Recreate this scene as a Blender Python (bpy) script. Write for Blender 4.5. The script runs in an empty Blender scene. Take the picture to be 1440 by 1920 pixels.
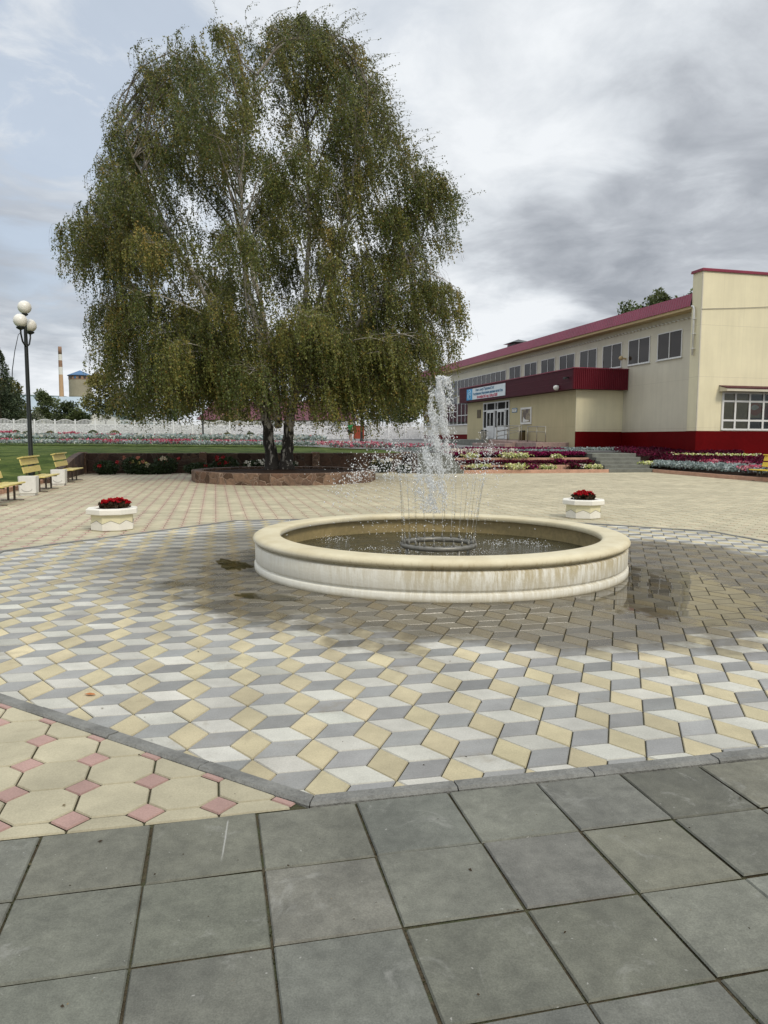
import bpy, math, random
import numpy as np
from mathutils import Vector, Matrix
R = math.radians
rng = np.random.default_rng(11)
random.seed(5)
sc = bpy.context.scene
COL = sc.collection

# ------------------------------------------------------------------ camera constants (level phone shot, eye 1.5 m)
F, HOR, ROLL, EYE = 1385.0, 823.0, .004, 1.5
PIT = math.atan((960 - HOR) / F)

def ray(px, py):
    a, b = px - 720, py - 960
    cr, sr = math.cos(ROLL), math.sin(ROLL)
    u, v = cr * a + sr * b, -sr * a + cr * b
    return np.array([u / F, 0, 0]) + np.array([0, math.cos(PIT), -math.sin(PIT)]) - v / F * np.array([0, math.sin(PIT), math.cos(PIT)])

def G(px, py, z=0.0):
    d = ray(px, py)
    return np.array([0, 0, EYE]) + d * (z - EYE) / d[2]

def PY(px, py, Y):
    d = ray(px, py)
    return np.array([0, 0, EYE]) + d * Y / d[1]

# plaza frame: A along the paving rows, S away from the camera
YAW = .2243
UA = np.array([math.cos(YAW), math.sin(YAW)]); WS = np.array([-math.sin(YAW), math.cos(YAW)])
B0 = np.array([3.5, 32.4])
def AS(a, s): return B0 + a * UA + s * WS
def toAS(p): q = np.asarray(p)[..., :2] - B0; return q @ UA, q @ WS
def terr(s): return .85 + .0135 * np.clip(s - 2.15, 0, 48)

# ------------------------------------------------------------------ helpers
def tag(o, label=None, cat=None, group=None, kind=None):
    if label: o['label'] = label
    if cat: o['category'] = cat
    if group: o['group'] = group
    if kind: o['kind'] = kind
    return o

def link(name, me, parent=None, mats=()):
    o = bpy.data.objects.new(name, me)
    COL.objects.link(o)
    for m in mats: me.materials.append(m)
    if parent is not None: o.parent = parent
    return o

def empty(name, loc, rz=0, label=None, cat=None, group=None):
    o = bpy.data.objects.new(name, None)
    o.empty_display_size = .2
    COL.objects.link(o)
    o.location = loc; o.rotation_euler = (0, 0, rz)
    return tag(o, label, cat, group)

def dup(o, loc=None, rz=None, label=None, group=None, parent=None):
    c = o.copy(); COL.objects.link(c)
    if parent is not None: c.parent = parent
    if loc is not None: c.location = loc
    if rz is not None: c.rotation_euler = (0, 0, rz)
    if label: c['label'] = label
    if group: c['group'] = group
    for ch in list(o.children): dup(ch, parent=c)
    return c

class MB:
    def __init__(s): s.v, s.f, s.m, s.s = [], [], [], []
    def add(s, vs, fs, mi=0, smooth=False):
        o = len(s.v)
        s.v += [tuple(map(float, p)) for p in vs]
        s.f += [tuple(i + o for i in f) for f in fs]
        s.m += [mi] * len(fs); s.s += [smooth] * len(fs)
        return s
    def box(s, x0, x1, y0, y1, z0, z1, mi=0, bev=0):
        if bev <= 0:
            vs = [(x, y, z) for z in (z0, z1) for y in (y0, y1) for x in (x0, x1)]
            return s.add(vs, [(0, 2, 3, 1), (4, 5, 7, 6), (0, 1, 5, 4), (1, 3, 7, 5), (3, 2, 6, 7), (2, 0, 4, 6)], mi)
        b = bev
        vs = []
        for z, i in ((z0, b), (z0 + b, 0), (z1 - b, 0), (z1, b)):
            vs += [(x0 + i, y0 + i, z), (x1 - i, y0 + i, z), (x1 - i, y1 - i, z), (x0 + i, y1 - i, z)]
        fs = [(3, 2, 1, 0), (12, 13, 14, 15)]
        for k in range(3):
            for j in range(4):
                fs.append((k * 4 + j, k * 4 + (j + 1) % 4, k * 4 + 4 + (j + 1) % 4, k * 4 + 4 + j))
        return s.add(vs, fs, mi)
    def obox(s, c, ax, ay, az, mi=0):           # oriented box, half vectors
        c, ax, ay, az = map(np.array, (c, ax, ay, az))
        vs = [c + i * ax + j * ay + k * az for k in (-1, 1) for j in (-1, 1) for i in (-1, 1)]
        return s.add(vs, [(0, 2, 3, 1), (4, 5, 7, 6), (0, 1, 5, 4), (1, 3, 7, 5), (3, 2, 6, 7), (2, 0, 4, 6)], mi)
    def tube(s, path, rad, seg=8, mi=0, cap=True, smooth=True):
        P = [np.array(p, float) for p in path]
        if not hasattr(rad, '__len__'): rad = [rad] * len(P)
        vs, fs = [], []
        ref = np.array([.31, .95, .05])
        for i, p in enumerate(P):
            t = P[min(i + 1, len(P) - 1)] - P[max(i - 1, 0)]
            t = t / (np.linalg.norm(t) + 1e-9)
            a = np.cross(t, ref)
            if np.linalg.norm(a) < .1: a = np.cross(t, [1, 0, 0])
            a /= np.linalg.norm(a); b = np.cross(t, a)
            for k in range(seg):
                w = 2 * math.pi * k / seg
                vs.append(p + rad[i] * (math.cos(w) * a + math.sin(w) * b))
        for i in range(len(P) - 1):
            for k in range(seg):
                fs.append((i * seg + k, i * seg + (k + 1) % seg, (i + 1) * seg + (k + 1) % seg, (i + 1) * seg + k))
        if cap:
            fs.append(tuple(range(seg))[::-1]); fs.append(tuple((len(P) - 1) * seg + k for k in range(seg)))
        return s.add(vs, fs, mi, smooth)
    def lathe(s, prof, n=48, c=(0, 0, 0), mi=0, smooth=False, phase=0, closed=False):
        vs, fs = [], []
        for r, z in prof:
            for k in range(n):
                w = 2 * math.pi * k / n + phase
                vs.append((c[0] + r * math.cos(w), c[1] + r * math.sin(w), c[2] + z))
        for i in range(len(prof) - 1):
            for k in range(n):
                fs.append((i * n + k, i * n + (k + 1) % n, (i + 1) * n + (k + 1) % n, (i + 1) * n + k))
        if closed:
            fs.append(tuple(range(n))[::-1]); fs.append(tuple((len(prof) - 1) * n + k for k in range(n)))
        return s.add(vs, fs, mi, smooth)
    def ball(s, c, r, n=20, m=12, mi=0, sz=1.0):
        prof = [(max(r * math.sin(math.pi * i / m), 1e-4), -r * sz * math.cos(math.pi * i / m)) for i in range(m + 1)]
        return s.lathe(prof, n, c, mi, True)
    def poly(s, pts, mi=0): return s.add(pts, [tuple(range(len(pts)))], mi)
    def prism(s, pts, z0, z1, mi=0):
        n = len(pts)
        vs = [(p[0], p[1], z0) for p in pts] + [(p[0], p[1], z1) for p in pts]
        fs = [tuple(range(n))[::-1], tuple(range(n, 2 * n))] + [(i, (i + 1) % n, n + (i + 1) % n, n + i) for i in range(n)]
        return s.add(vs, fs, mi)
    def build(s, name, mats, parent=None):
        me = bpy.data.meshes.new(name)
        me.from_pydata(s.v, [], s.f)
        o = link(name, me, parent, mats if isinstance(mats, (list, tuple)) else [mats])
        me.polygons.foreach_set('material_index', s.m)
        me.polygons.foreach_set('use_smooth', s.s)
        me.update()
        return o

def quads(name, V, cols, mat, parent=None, smooth=False):
    """V: (N,4,3) loose quads with one colour each."""
    n = len(V)
    me = bpy.data.meshes.new(name)
    me.vertices.add(4 * n); me.vertices.foreach_set('co', np.ascontiguousarray(V, np.float32).ravel())
    me.loops.add(4 * n); me.loops.foreach_set('vertex_index', np.arange(4 * n, dtype=np.int32))
    me.polygons.add(n); me.polygons.foreach_set('loop_start', np.arange(0, 4 * n, 4, dtype=np.int32))
    try: me.polygons.foreach_set('loop_total', np.full(n, 4, np.int32))
    except Exception: pass
    me.update(calc_edges=True)
    a = me.attributes.new('col', 'FLOAT_COLOR', 'FACE')
    c = np.ones((n, 4), np.float32); c[:, :3] = cols
    a.data.foreach_set('color', c.ravel())
    return link(name, me, parent, [mat])

def leaf_quads(C, D, L, W):
    """diamond leaves: base C, direction D, length L, width W"""
    n = len(C)
    D = D / (np.linalg.norm(D, axis=1, keepdims=True) + 1e-9)
    S = np.cross(D, rng.normal(size=(n, 3))); S /= (np.linalg.norm(S, axis=1, keepdims=True) + 1e-9)
    L = np.broadcast_to(L, n)[:, None]; W = np.broadcast_to(W, n)[:, None]
    return np.stack([C, C + D * L * .45 + S * W * .5, C + D * L, C + D * L * .45 - S * W * .5], 1)

# ------------------------------------------------------------------ materials
class NT:
    def __init__(s, nt): s.t = nt; s.n = nt.nodes; s.l = nt.links
    def new(s, ty, **kw):
        n = s.n.new(ty)
        for k, v in kw.items(): setattr(n, k, v)
        return n
    def put(s, inp, v):
        if hasattr(v, 'is_linked') or hasattr(v, 'links'): s.l.new(v, inp)
        else:
            if isinstance(v, tuple) and inp.type == 'VECTOR': v = v[:3]
            elif isinstance(v, tuple) and inp.type == 'RGBA' and len(v) == 3: v = v + (1.0,)
            inp.default_value = v
    def math(s, op, a, b=0.0, c=0.0, clamp=False):
        n = s.new('ShaderNodeMath', operation=op, use_clamp=clamp)
        s.put(n.inputs[0], a); s.put(n.inputs[1], b); s.put(n.inputs[2], c)
        return n.outputs[0]
    def mapr(s, v, a, b, c=0.0, d=1.0, smooth=True):
        n = s.new('ShaderNodeMapRange', interpolation_type='SMOOTHSTEP' if smooth else 'LINEAR')
        for i, x in enumerate((v, a, b, c, d)): s.put(n.inputs[i], x)
        return n.outputs[0]
    def noise(s, vec, scale, detail=4, rough=.55, dist=0.0):
        n = s.new('ShaderNodeTexNoise')
        s.put(n.inputs['Vector'], vec); n.inputs['Scale'].default_value = scale
        n.inputs['Detail'].default_value = detail; n.inputs['Roughness'].default_value = rough
        n.inputs['Distortion'].default_value = dist
        return n.outputs['Fac']
    def mix(s, f, a, b, blend='MIX'):
        n = s.new('ShaderNodeMix', data_type='RGBA', blend_type=blend)
        s.put(n.inputs[0], f); s.put(n.inputs[6], a); s.put(n.inputs[7], b)
        return n.outputs[2]
    def vmath(s, op, a, b=(0, 0, 0)):
        n = s.new('ShaderNodeVectorMath', operation=op)
        s.put(n.inputs[0], a); s.put(n.inputs[1], b)
        return n.outputs['Value'] if op in ('DOT_PRODUCT', 'LENGTH', 'DISTANCE') else n.outputs[0]

def c4(c): return (c[0], c[1], c[2], 1.0)

def begin(name):
    m = bpy.data.materials.new(name); m.use_nodes = True
    t = NT(m.node_tree); b = t.n['Principled BSDF']
    return m, t, b

def mat(name, col, rough=.6, var=.15, scale=6.0, bump=0.0, bscale=40.0, spec=.35, metal=0.0, attr=None, col2=None, stretch=None, world=False, trans=0.0):
    """general painted / mineral surface: base colour x broad noise x fine noise, optional bump"""
    m, t, b = begin(name)
    co = t.new('ShaderNodeNewGeometry').outputs['Position'] if world else t.new('ShaderNodeTexCoord').outputs['Object']
    if stretch:
        co = t.vmath('MULTIPLY', co, stretch)
    base = c4(col)
    if attr:
        base = t.new('ShaderNodeAttribute', attribute_name=attr).outputs['Color']
    n1 = t.noise(co, scale, 5, .6); n2 = t.noise(co, scale * 9, 3, .6)
    if col2 is not None:
        base = t.mix(t.mapr(n1, .42, .62), base, c4(col2))
    k = t.math('ADD', t.mapr(n1, .25, .75, 1 - var, 1 + var), t.mapr(n2, .2, .8, -var * .6, var * .6))
    n = t.new('ShaderNodeVectorMath', operation='SCALE'); t.put(n.inputs[0], base); t.put(n.inputs['Scale'], k)
    t.put(b.inputs['Base Color'], n.outputs[0])
    b.inputs['Roughness'].default_value = rough; b.inputs['Metallic'].default_value = metal
    b.inputs['Specular IOR Level'].default_value = spec
    if bump:
        bp = t.new('ShaderNodeBump'); bp.inputs['Strength'].default_value = min(1, bump * 4); bp.inputs['Distance'].default_value = bump * .05
        t.put(bp.inputs['Height'], t.noise(co, bscale, 4, .65)); t.l.new(bp.outputs[0], b.inputs['Normal'])
    if trans:
        tr = t.new('ShaderNodeBsdfTranslucent'); t.l.new(n.outputs[0], tr.inputs['Color'])
        mx = t.new('ShaderNodeMixShader'); mx.inputs[0].default_value = trans
        t.l.new(b.outputs[0], mx.inputs[1]); t.l.new(tr.outputs[0], mx.inputs[2])
        t.l.new(mx.outputs[0], t.n['Material Output'].inputs['Surface'])
    return m

def wet_nodes(t, pos):
    """0..1 wetness of the paving round the fountain"""
    d1 = t.vmath('LENGTH', t.vmath('MULTIPLY', t.vmath('SUBTRACT', pos, (1.45, 8.45, 0)), (.84, .98, 0)))
    d2 = t.vmath('LENGTH', t.vmath('MULTIPLY', t.vmath('SUBTRACT', pos, (-1.1, 9.5, 0)), (.85, .62, 0)))
    n = t.noise(pos, 1.1, 6, .62); nf = t.noise(pos, 9.0, 4, .7)
    nn = t.math('ADD', t.math('MULTIPLY', t.math('SUBTRACT', n, .5), 1.9), t.math('MULTIPLY', t.math('SUBTRACT', nf, .5), .5))
    w1 = t.mapr(t.math('ADD', d1, nn), 2.9, 3.5, 1.0, 0.0)
    w2 = t.mapr(t.math('ADD', d2, nn), 1.1, 2.6, .7, 0.0)
    return t.math('MAXIMUM', w1, w2)

def paver_mat(name, wet=False):
    m, t, b = begin(name)
    pos = t.new('ShaderNodeNewGeometry').outputs['Position']
    base = t.new('ShaderNodeAttribute', attribute_name='col').outputs['Color']
    n0 = t.noise(pos, .55, 4, .6); n1 = t.noise(pos, 3.2, 6, .65); n2 = t.noise(pos, 120, 2, .7); n3 = t.noise(pos, 22, 4, .7)
    k = t.math('MULTIPLY', t.mapr(n1, .25, .75, .84, 1.12), t.mapr(n2, .2, .8, .88, 1.12))
    k = t.math('MULTIPLY', k, t.mapr(n0, .3, .7, .9, 1.08))
    k = t.math('MULTIPLY', k, t.mapr(n3, .62, .80, 1.0, .80))
    n = t.new('ShaderNodeVectorMath', operation='SCALE'); t.put(n.inputs[0], base); t.put(n.inputs['Scale'], k)
    col = n.outputs[0]
    dirt = t.mapr(t.noise(pos, 1.7, 7, .7, .6), .56, .74)
    col = t.mix(t.math('MULTIPLY', dirt, .58), col, (.20, .165, .11, 1))
    rough = .78
    if wet:
        w = wet_nodes(t, pos); nf5 = t.noise(pos, 12.0, 4, .7)
        dark = t.mix(1.0, col, (.37, .335, .275, 1), 'MULTIPLY')
        col = t.mix(w, col, dark)
        col = t.mix(t.math('MULTIPLY', w, .32), col, (.086, .076, .056, 1))
        rough = t.math('SUBTRACT', .78, t.math('MULTIPLY', w, t.mapr(n1, .35, .65, .58, .30)))
    pud = 0.0
    if wet:                                   # standing water where the paving has sunk
        d3 = t.vmath('LENGTH', t.vmath('MULTIPLY', t.vmath('SUBTRACT', pos, (2.72, 7.45, 0)), (1.0, .62, 0)))
        d4 = t.vmath('LENGTH', t.vmath('MULTIPLY', t.vmath('SUBTRACT', pos, (1.1, 6.1, 0)), (.55, 1.7, 0)))
        pn = t.math('ADD', t.math('MULTIPLY', t.math('SUBTRACT', t.noise(pos, 2.4, 6, .62), .5), 1.5), t.math('MULTIPLY', t.math('SUBTRACT', nf5, .5), .25))
        pud = t.math('MAXIMUM', t.mapr(t.math('ADD', d3, pn), .82, 1.0, 1, 0), t.mapr(t.math('ADD', d4, pn), .5, .95, .42, 0))
        col = t.mix(t.math('MULTIPLY', pud, .35), col, (.05, .042, .028, 1))
        rough = t.math('ADD', t.math('MULTIPLY', rough, t.math('SUBTRACT', 1.0, pud)), t.math('MULTIPLY', pud, .025))
    t.put(b.inputs['Base Color'], col); t.put(b.inputs['Roughness'], rough)
    b.inputs['Specular IOR Level'].default_value = .45
    bp = t.new('ShaderNodeBump'); t.put(bp.inputs['Strength'], t.math('MULTIPLY', .35, t.math('SUBTRACT', 1.0, pud)) if wet else .35); bp.inputs['Distance'].default_value = .004
    t.put(bp.inputs['Height'], t.math('ADD', t.noise(pos, 150, 3, .7), t.math('MULTIPLY', n3, 1.2))); t.l.new(bp.outputs[0], b.inputs['Normal'])
    return m

def slab_mat():
    m, t, b = begin('grey_concrete_slab')
    pos = t.new('ShaderNodeNewGeometry').outputs['Position']
    base = t.new('ShaderNodeAttribute', attribute_name='col').outputs['Color']
    n1 = t.noise(pos, 2.1, 8, .68, .4); n2 = t.noise(pos, 170, 2, .7); n3 = t.noise(pos, 14, 5, .7); n4 = t.noise(pos, 48, 2, .5)
    k = t.math('MULTIPLY', t.mapr(n1, .25, .75, .76, 1.22), t.mapr(n2, .2, .8, .80, 1.2))
    k = t.math('MULTIPLY', k, t.mapr(n3, .3, .7, .84, 1.14))
    n = t.new('ShaderNodeVectorMath', operation='SCALE'); t.put(n.inputs[0], base); t.put(n.inputs['Scale'], k)
    col = n.outputs[0]
    lime = t.math('MULTIPLY', t.mapr(t.noise(pos, 4.2, 9, .74, .9), .55, .72), .5)          # pale lime bloom
    col = t.mix(lime, col, (.30, .30, .275, 1))
    rust = t.math('MULTIPLY', t.mapr(t.noise(pos, 3.1, 5, .6, 1.0), .68, .80), .35)
    col = t.mix(rust, col, (.20, .13, .075, 1))
    specks = t.mapr(n4, .73, .77)
    col = t.mix(t.math('MULTIPLY', specks, .6), col, (.36, .355, .33, 1))
    # one long white scratch
    p0 = G(428, 1536); p1 = G(414, 1622)
    d = (p1 - p0)[:2]; L = np.linalg.norm(d); d = d / L
    rel = t.vmath('SUBTRACT', pos, (p0[0], p0[1], 0))
    along = t.vmath('DOT_PRODUCT', rel, (d[0], d[1], 0)); acr = t.math('ABSOLUTE', t.math('ADD', t.vmath('DOT_PRODUCT', rel, (-d[1], d[0], 0)), t.math('MULTIPLY', t.math('SUBTRACT', n3, .5), .01)))
    s = t.math('MULTIPLY', t.mapr(acr, .001, .0045, 1, 0), t.math('MULTIPLY', t.mapr(along, 0, .03), t.mapr(along, L - .1, L, 1, 0)))
    col = t.mix(t.math('MULTIPLY', s, .55), col, (.42, .42, .40, 1))
    t.put(b.inputs['Base Color'], col)
    t.put(b.inputs['Roughness'], t.mapr(n1, .3, .7, .55, .8)); b.inputs['Specular IOR Level'].default_value = .35
    bp = t.new('ShaderNodeBump'); bp.inputs['Strength'].default_value = .4; bp.inputs['Distance'].default_value = .003
    t.put(bp.inputs['Height'], t.math('ADD', t.math('MULTIPLY', n3, 1.0), t.noise(pos, 230, 3, .7))); t.l.new(bp.outputs[0], b.inputs['Normal'])
    return m

def rock_mat(name, cols, scale=3.2, joint=(.09, .065, .05), world=True, jw=.035):
    """irregular flat stone cladding: Voronoi stones with mortar lines"""
    m, t, b = begin(name)
    pos = t.new('ShaderNodeNewGeometry').outputs['Position'] if world else t.new('ShaderNodeTexCoord').outputs['Object']
    wob = t.new('ShaderNodeTexNoise'); wob.inputs['Scale'].default_value = 4; t.put(wob.inputs['Vector'], pos)
    p2 = t.vmath('ADD', pos, t.vmath('MULTIPLY', t.vmath('SUBTRACT', wob.outputs['Color'], (.5, .5, .5)), (.18, .18, .18)))
    v = t.new('ShaderNodeTexVoronoi', feature='F1'); v.inputs['Scale'].default_value = scale; t.put(v.inputs['Vector'], p2)
    e = t.new('ShaderNodeTexVoronoi', feature='DISTANCE_TO_EDGE'); e.inputs['Scale'].default_value = scale; t.put(e.inputs['Vector'], p2)
    rp = t.new('ShaderNodeValToRGB'); rp.color_ramp.interpolation = 'LINEAR'
    el = rp.color_ramp.elements
    while len(el) < len(cols): el.new(.5)
    for i, c in enumerate(cols): el[i].position = .15 + .7 * i / (len(cols) - 1); el[i].color = c4(c)
    sp = t.new('ShaderNodeSeparateColor'); t.put(sp.inputs[0], v.outputs['Color'])
    t.put(rp.inputs[0], sp.outputs[0])
    n1 = t.noise(pos, 9, 6, .7); k = t.mapr(n1, .25, .75, .65, 1.35)
    n = t.new('ShaderNodeVectorMath', operation='SCALE'); t.put(n.inputs[0], rp.outputs[0]); t.put(n.inputs['Scale'], k)
    jm = t.mapr(e.outputs['Distance'], jw * .4, jw, 1, 0)
    t.put(b.inputs['Base Color'], t.mix(jm, n.outputs[0], c4(joint)))
    b.inputs['Roughness'].default_value = .75; b.inputs['Specular IOR Level'].default_value = .3
    bp = t.new('ShaderNodeBump'); bp.inputs['Strength'].default_value = .8; bp.inputs['Distance'].default_value = .02
    t.put(bp.inputs['Height'], t.math('ADD', t.mapr(e.outputs['Distance'], 0, jw * 2), t.math('MULTIPLY', n1, .6))); t.l.new(bp.outputs[0], b.inputs['Normal'])
    return m

def glass_mat(name, tint=(.02, .022, .022), rough=.03, spec=.9):
    m, t, b = begin(name)
    pos = t.new('ShaderNodeNewGeometry').outputs['Position']
    b.inputs['Base Color'].default_value = c4(tint); b.inputs['Roughness'].default_value = rough
    b.inputs['Specular IOR Level'].default_value = spec
    bp = t.new('ShaderNodeBump'); bp.inputs['Strength'].default_value = .05; bp.inputs['Distance'].default_value = .05
    t.put(bp.inputs['Height'], t.noise(pos, .8, 2, .5)); t.l.new(bp.outputs[0], b.inputs['Normal'])
    return m

def clear_glass(name):
    m, t, b = begin(name)
    g = t.new('ShaderNodeBsdfGlossy'); g.inputs['Roughness'].default_value = .02; g.inputs['Color'].default_value = (.22, .22, .22, 1)
    tr = t.new('ShaderNodeBsdfTransparent'); tr.inputs['Color'].default_value = (.86, .88, .86, 1)
    fr = t.new('ShaderNodeFresnel'); fr.inputs['IOR'].default_value = 1.5
    mx = t.new('ShaderNodeMixShader'); t.put(mx.inputs[0], t.math('ADD', fr.outputs[0], .04))
    t.l.new(tr.outputs[0], mx.inputs[1]); t.l.new(g.outputs[0], mx.inputs[2])
    t.l.new(mx.outputs[0], t.n['Material Output'].inputs['Surface'])
    return m

M = {}
M['slab'] = slab_mat()
M['cube_paver'] = paver_mat('rhombus_paver', True)
M['oct_paver'] = paver_mat('octagon_paver', False)
M['joint'] = mat('sandy_joint', (.085, .07, .045), .95, .4, 9, .3, 60, .1, world=True, col2=(.05, .055, .03))
M['kerb'] = mat('grey_kerb', (.19, .19, .176), .75, .25, 5, .3, 60, world=True)
M['peach'] = mat('peach_kerb', (.46, .27, .19), .75, .18, 3, .2, 50, world=True)
M['white_paint'] = mat('white_paint', (.70, .69, .65), .55, .07, 3, .15, 60)
M['fence_white'] = mat('fence_whitewash', (.70, .71, .73), .7, .1, 1.2, 0, world=True)
M['cream_wall'] = mat('cream_cladding', (.66, .585, .40), .55, .035, .35, 0, 10, .3)
M['beige_wall'] = mat('beige_cladding', (.50, .455, .335), .6, .04, .35, 0, 10, .3)
M['olive_wall'] = mat('khaki_render', (.46, .40, .235), .75, .05, .5, .1, 30, .2)
M['plinth'] = mat('dark_red_plinth', (.105, .0018, .003), .55, .12, .6, 0, 20, .06)
M['roof'] = mat('maroon_metal', (.235, .032, .062), .42, .1, .5, 0, 20, .4)
M['fascia'] = mat('dark_maroon_panel', (.062, .008, .016), .55, .08, 1.0, 0, 20, .15)
M['rib_red'] = mat('ribbed_red_metal', (.11, .006, .014), .45, .06, 1.0, 0, 20, .3)
M['tan'] = mat('tan_fascia', (.50, .38, .20), .6, .06, .6)
M['pvc'] = mat('white_window_frame', (.68, .68, .67), .4, .04, 2)
M['glass'] = glass_mat('window_glass', spec=.45)
M['warm_glass'] = glass_mat('window_glass_tinted', (.026, .02, .017), .04, .32)
M['dark_in'] = mat('dark_interior', (.012, .011, .010), .9, .2, 2)
M['black_metal'] = mat('black_post_paint', (.014, .018, .016), .4, .15, 8, 0, 40, .4)
M['brown_metal'] = mat('brown_bench_leg', (.085, .065, .05), .5, .2, 10)
M['steel'] = mat('steel_rail', (.32, .30, .25), .35, .1, 8, metal=.8)
M['slat'] = mat('pale_yellow_slat', (.60, .50, .175), .5, .14, 5, .08, 60, .35, stretch=(1, 6, 6))
M['slat_bright'] = mat('bright_yellow_slat', (.72, .52, .05), .5, .12, 5, .08, 60, .35, stretch=(1, 6, 6))
M['globe'] = mat('opal_globe', (.78, .76, .70), .3, .05, 3, spec=.5)
M['planter_stone'] = mat('planter_white', (.72, .70, .63), .6, .06, 4, .1, 60)
M['planter_cream'] = mat('planter_cream', (.66, .62, .42), .6, .06, 4, .1, 60)
M['ink'] = mat('grey_line', (.16, .15, .14), .8, .1)
M['soil'] = mat('dark_soil', (.035, .022, .016), .95, .4, 7, .5, 30, .1, world=True)
M['petal'] = mat('petals', (1, 1, 1), .6, .08, 8, attr='col', spec=.2, trans=.2)
M['leaf'] = mat('birch_leaf', (1, 1, 1), .42, .12, .5, attr='col', spec=.4, trans=.36)
M['bgleaf'] = mat('tree_leaf', (1, 1, 1), .55, .12, .3, attr='col', spec=.3, trans=.18)
M['bark'] = mat('brown_bark', (.07, .055, .04), .9, .3, 4, .5, 20, .2)
M['grass'] = mat('lawn_grass', (.052, .086, .015), .9, .35, 1.1, .5, 60, .12, world=True, col2=(.085, .11, .026))
M['asphalt'] = mat('asphalt', (.17, .17, .17), .85, .15, .5, .2, 60, .2, world=True)
M['step'] = mat('grey_green_step', (.15, .155, .135), .75, .2, 3, .2, 40, world=True)
M['pinkstone'] = mat('pink_granite', (.30, .21, .185), .6, .2, 6, world=True)
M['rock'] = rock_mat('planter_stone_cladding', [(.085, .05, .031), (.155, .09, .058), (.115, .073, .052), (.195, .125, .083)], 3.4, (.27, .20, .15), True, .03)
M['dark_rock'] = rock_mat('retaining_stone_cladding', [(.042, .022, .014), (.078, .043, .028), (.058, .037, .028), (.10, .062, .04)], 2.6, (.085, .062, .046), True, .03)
M['bluemetal'] = mat('blue_roof', (.05, .13, .26), .5, .1, .3)
M['shed_roof'] = mat('pale_blue_sheet', (.33, .40, .45), .5, .08, .1)
M['tank'] = mat('concrete_tank', (.30, .275, .21), .8, .12, .25)
M['brick'] = mat('brick_band', (.26, .16, .11), .85, .2, .6)
M['stackbrick'] = mat('stack_brick', (.46, .31, .19), .85, .12, .15)
M['housewall'] = mat('house_whitewash', (.66, .65, .62), .8, .06, .3)
M['houseroof'] = mat('house_maroon_roof', (.125, .045, .06), .7, .12, .4)
M['hill'] = mat('far_hill', (.075, .11, .11), .95, .2, .004, world=True)

# ------------------------------------------------------------------ paving
def inset(poly, d):
    """move the edges of a convex CCW polygon inwards by d"""
    n = len(poly); out = []
    for i in range(n):
        p0, p1, p2 = poly[i - 1], poly[i], poly[(i + 1) % n]
        e1 = p1 - p0; e2 = p2 - p1
        l1, l2 = np.linalg.norm(e1), np.linalg.norm(e2)
        if l1 < 1e-6 or l2 < 1e-6: out.append(p1); continue
        e1, e2 = e1 / l1, e2 / l2
        n1, n2 = np.array([-e1[1], e1[0]]), np.array([-e2[1], e2[0]])
        k = 1 + n1 @ n2
        out.append(p1 + d * (n1 + n2) / max(k, .25))
    return np.array(out)

def area(p): x, y = p[:, 0], p[:, 1]; return .5 * np.sum(x * np.roll(y, -1) - y * np.roll(x, -1))

def clip(poly, n, c):
    """keep the side n.p <= c"""
    out = []
    m = len(poly)
    for i in range(m):
        a, b = poly[i], poly[(i + 1) % m]
        da, db = n @ a - c, n @ b - c
        if da <= 0: out.append(a)
        if (da < 0 < db) or (db < 0 < da): out.append(a + (b - a) * da / (da - db))
    q = []
    for p in out:
        if not q or np.linalg.norm(p - q[-1]) > .006: q.append(p)
    if len(q) > 1 and np.linalg.norm(q[0] - q[-1]) <= .006: q.pop()
    return np.array(q) if len(q) >= 3 else None

class Tiles:
    def __init__(s): s.v, s.f, s.c = [], [], []
    def add(s, poly, col, gap, bev, z, tilt=0.0, drop=None):
        if abs(area(poly)) < .0006: return
        o = inset(poly, gap); i = inset(o, bev)
        n = len(poly); k = len(s.v)
        c = poly.mean(0)
        g = np.random.default_rng(int(abs(c[0] * 7919 + c[1] * 104729) * 100) % (2 ** 31)).normal(size=2) * tilt
        zz = lambda p: z + float((p - c) @ g)
        s.v += [(p[0], p[1], zz(p) - (drop or bev)) for p in o] + [(p[0], p[1], zz(p)) for p in i]
        s.f.append(tuple(range(k + n, k + 2 * n)))
        s.f += [(k + j, k + (j + 1) % n, k + n + (j + 1) % n, k + n + j) for j in range(n)]
        s.c += [col] * (n + 1)
    def build(s, name, m):
        me = bpy.data.meshes.new(name); me.from_pydata(s.v, [], s.f)
        a = me.attributes.new('col', 'FLOAT_COLOR', 'FACE')
        c = np.ones((len(s.c), 4), np.float32); c[:, :3] = np.array(s.c)
        a.data.foreach_set('color', c.ravel())
        return tag(link(name, me, None, [m]), kind='structure')

# the octagonal field round the fountain
A0 = np.array([-.301, 2.894]); OR = 5.42
OC = A0 + OR * np.array([.1814, 1.0671])
octn = [np.array([math.cos(YAW - math.pi / 2 + k * math.pi / 4), math.sin(YAW - math.pi / 2 + k * math.pi / 4)]) for k in range(8)]
octc = [n @ OC + OR for n in octn]
KW = .078
nE1, cE1 = octn[0], octc[0]

sheet = MB(); sheet.poly([(-3000, -3000, -.0105), (3000, -3000, -.0105), (3000, 3000, -.0105), (-3000, 3000, -.0105)])
tag(sheet.build('ground', M['joint']), kind='structure')

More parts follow.
